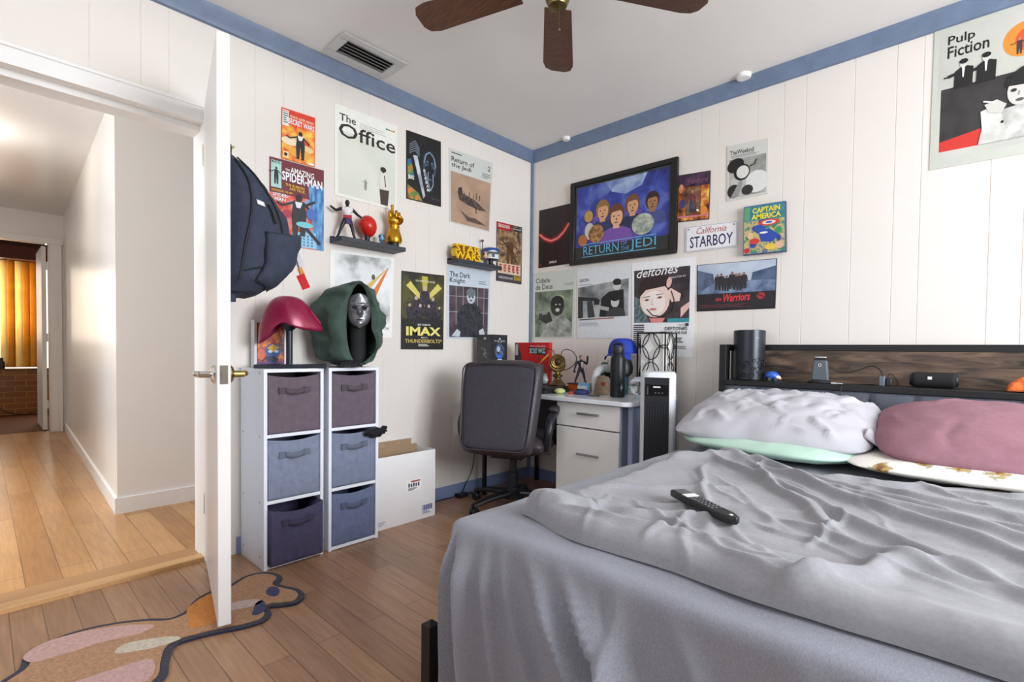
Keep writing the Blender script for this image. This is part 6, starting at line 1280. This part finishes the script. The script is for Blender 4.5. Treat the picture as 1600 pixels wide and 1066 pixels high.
# ================================================================ RUG AND CABLES ON THE FLOOR
rug = thing('rug', 'tan and pink lobed shag rug with navy border under the open door', 'rug', (.5, -2.4, 0), world=True)
out = [(.470,-2.800), (.405,-2.785), (.348,-2.740), (.325,-2.660), (.350,-2.560), (.405,-2.470), (.452,-2.415), (.430,-2.365), (.385,-2.335), (.352,-2.300), (.332,-2.245), (.340,-2.205), (.318,-2.170), (.292,-2.120), (.300,-2.062), (.350,-2.022), (.412,-2.016), (.452,-2.050), (.500,-2.038), (.565,-2.012), (.628,-2.022), (.660,-2.066), (.640,-2.115), (.618,-2.150), (.668,-2.160), (.702,-2.200), (.695,-2.262), (.668,-2.330), (.648,-2.400), (.650,-2.450), (.720,-2.480), (.800,-2.505), (.840,-2.560), (.835,-2.640), (.790,-2.720), (.710,-2.790), (.610,-2.840), (.520,-2.845)]
def inset(poly, d):
    n = len(poly); o = []; A = sum(poly[i][0]*poly[(i+1) % n][1]-poly[(i+1) % n][0]*poly[i][1] for i in range(n))
    for i in range(n):
        a_, b_ = Vector(poly[i-1]), Vector(poly[(i+1) % n]); t = (b_-a_).normalized(); nn = Vector((-t.y, t.x))*(1 if A > 0 else -1); o.append((poly[i][0]+nn.x*d, poly[i][1]+nn.y*d))
    return o
sm_ = catmull(out, 5); pile = lambda n_, c, v_=.22: M(n_, c, .98, 0, v_, 90, .9, 260, sheen=.2)
def slab(poly, z0_, z1_, m): return MB().prism(poly, m, lambda x, y, h: Vector((x, y, z0_+(z1_-z0_)*h)))
slab(sm_, .0005, .009, pile('rug_navy', (34, 30, 58))).build('border', rug, smooth=False)
slab(inset(sm_, .022), .009, .0125, pile('rug_tan', (196, 146, 104))).build('pile', rug, smooth=False)
def patch(nm, pts, c, k=.0135): slab(catmull(pts, 5), .0125, k, pile(nm, c, .14)).build('pile_patch', rug, smooth=False)
patch('rug_pink', [(.400,-2.785), (.350,-2.735), (.352,-2.655), (.390,-2.565), (.440,-2.500), (.480,-2.470), (.500,-2.520), (.475,-2.600), (.470,-2.690), (.460,-2.765)], (222, 180, 172))
patch('rug_pink2', [(.690,-2.520), (.780,-2.535), (.808,-2.585), (.790,-2.660), (.730,-2.730), (.660,-2.770), (.665,-2.680), (.670,-2.600)], (218, 176, 170))
patch('rug_cream', [(.540,-2.560), (.560,-2.500), (.600,-2.440), (.630,-2.430), (.632,-2.480), (.610,-2.540), (.575,-2.590)], (226, 214, 196))
patch('rug_cream2', [(.500,-2.240), (.520,-2.180), (.560,-2.150), (.580,-2.180), (.560,-2.240), (.525,-2.290)], (220, 196, 190))
patch('rug_orange', [(.390,-2.320), (.372,-2.270), (.420,-2.250), (.500,-2.290), (.560,-2.300), (.600,-2.330), (.580,-2.390), (.500,-2.375), (.440,-2.365)], (226, 142, 42))
patch('rug_navy2', [(.470,-2.085), (.500,-2.070), (.545,-2.082), (.560,-2.105), (.525,-2.120), (.490,-2.110)], (44, 52, 104))
patch('rug_navy3', [(.560,-2.150), (.620,-2.160), (.652,-2.190), (.640,-2.215), (.600,-2.195), (.565,-2.175)], (44, 52, 104))
tag(MB().tube(spline([(.03, -.56, .36), (.028, -.59, .25), (.026, -.61, .15), (.024, -.66, .07), (.028, -.70, .02), (.030, -.76, .006), (.022, -.86, .006), (.020, -.98, .006), (.018, -1.06, .006)], 8), .003, cbm, 6).build('cable', loc=(.03, -.7, .01), ang=180), 'black power cable running down the wall behind the chair and along the blue baseboard', 'cable')
ad = MB().box((.030, -.755, .0005), (.075, -.685, .026), tb).tube(spline([(.05, -.69, .02), (.085, -.66, .018), (.09, -.62, .012), (.06, -.61, .008), (.045, -.65, .012)], 6), .003, cbm, 6)
tag(ad.build('power_adapter', loc=(.05, -.7, 0), bevel=.002), 'black power adapter with coiled cord on the floor by the blue baseboard', 'adapter')
cbf = MB().tube(spline([(-7.13, -2.75, .16), (-7.12, -2.62, .05), (-7.08, -2.5, .012), (-7.05, -2.40, .012), (-7.10, -2.3, .06)], 6), .006, cbm, 6)
tag(cbf.build('cable', loc=(-7.1, -2.55, .05), ang=180), 'dark cable hanging along the brick ledge in the far room', 'cable')
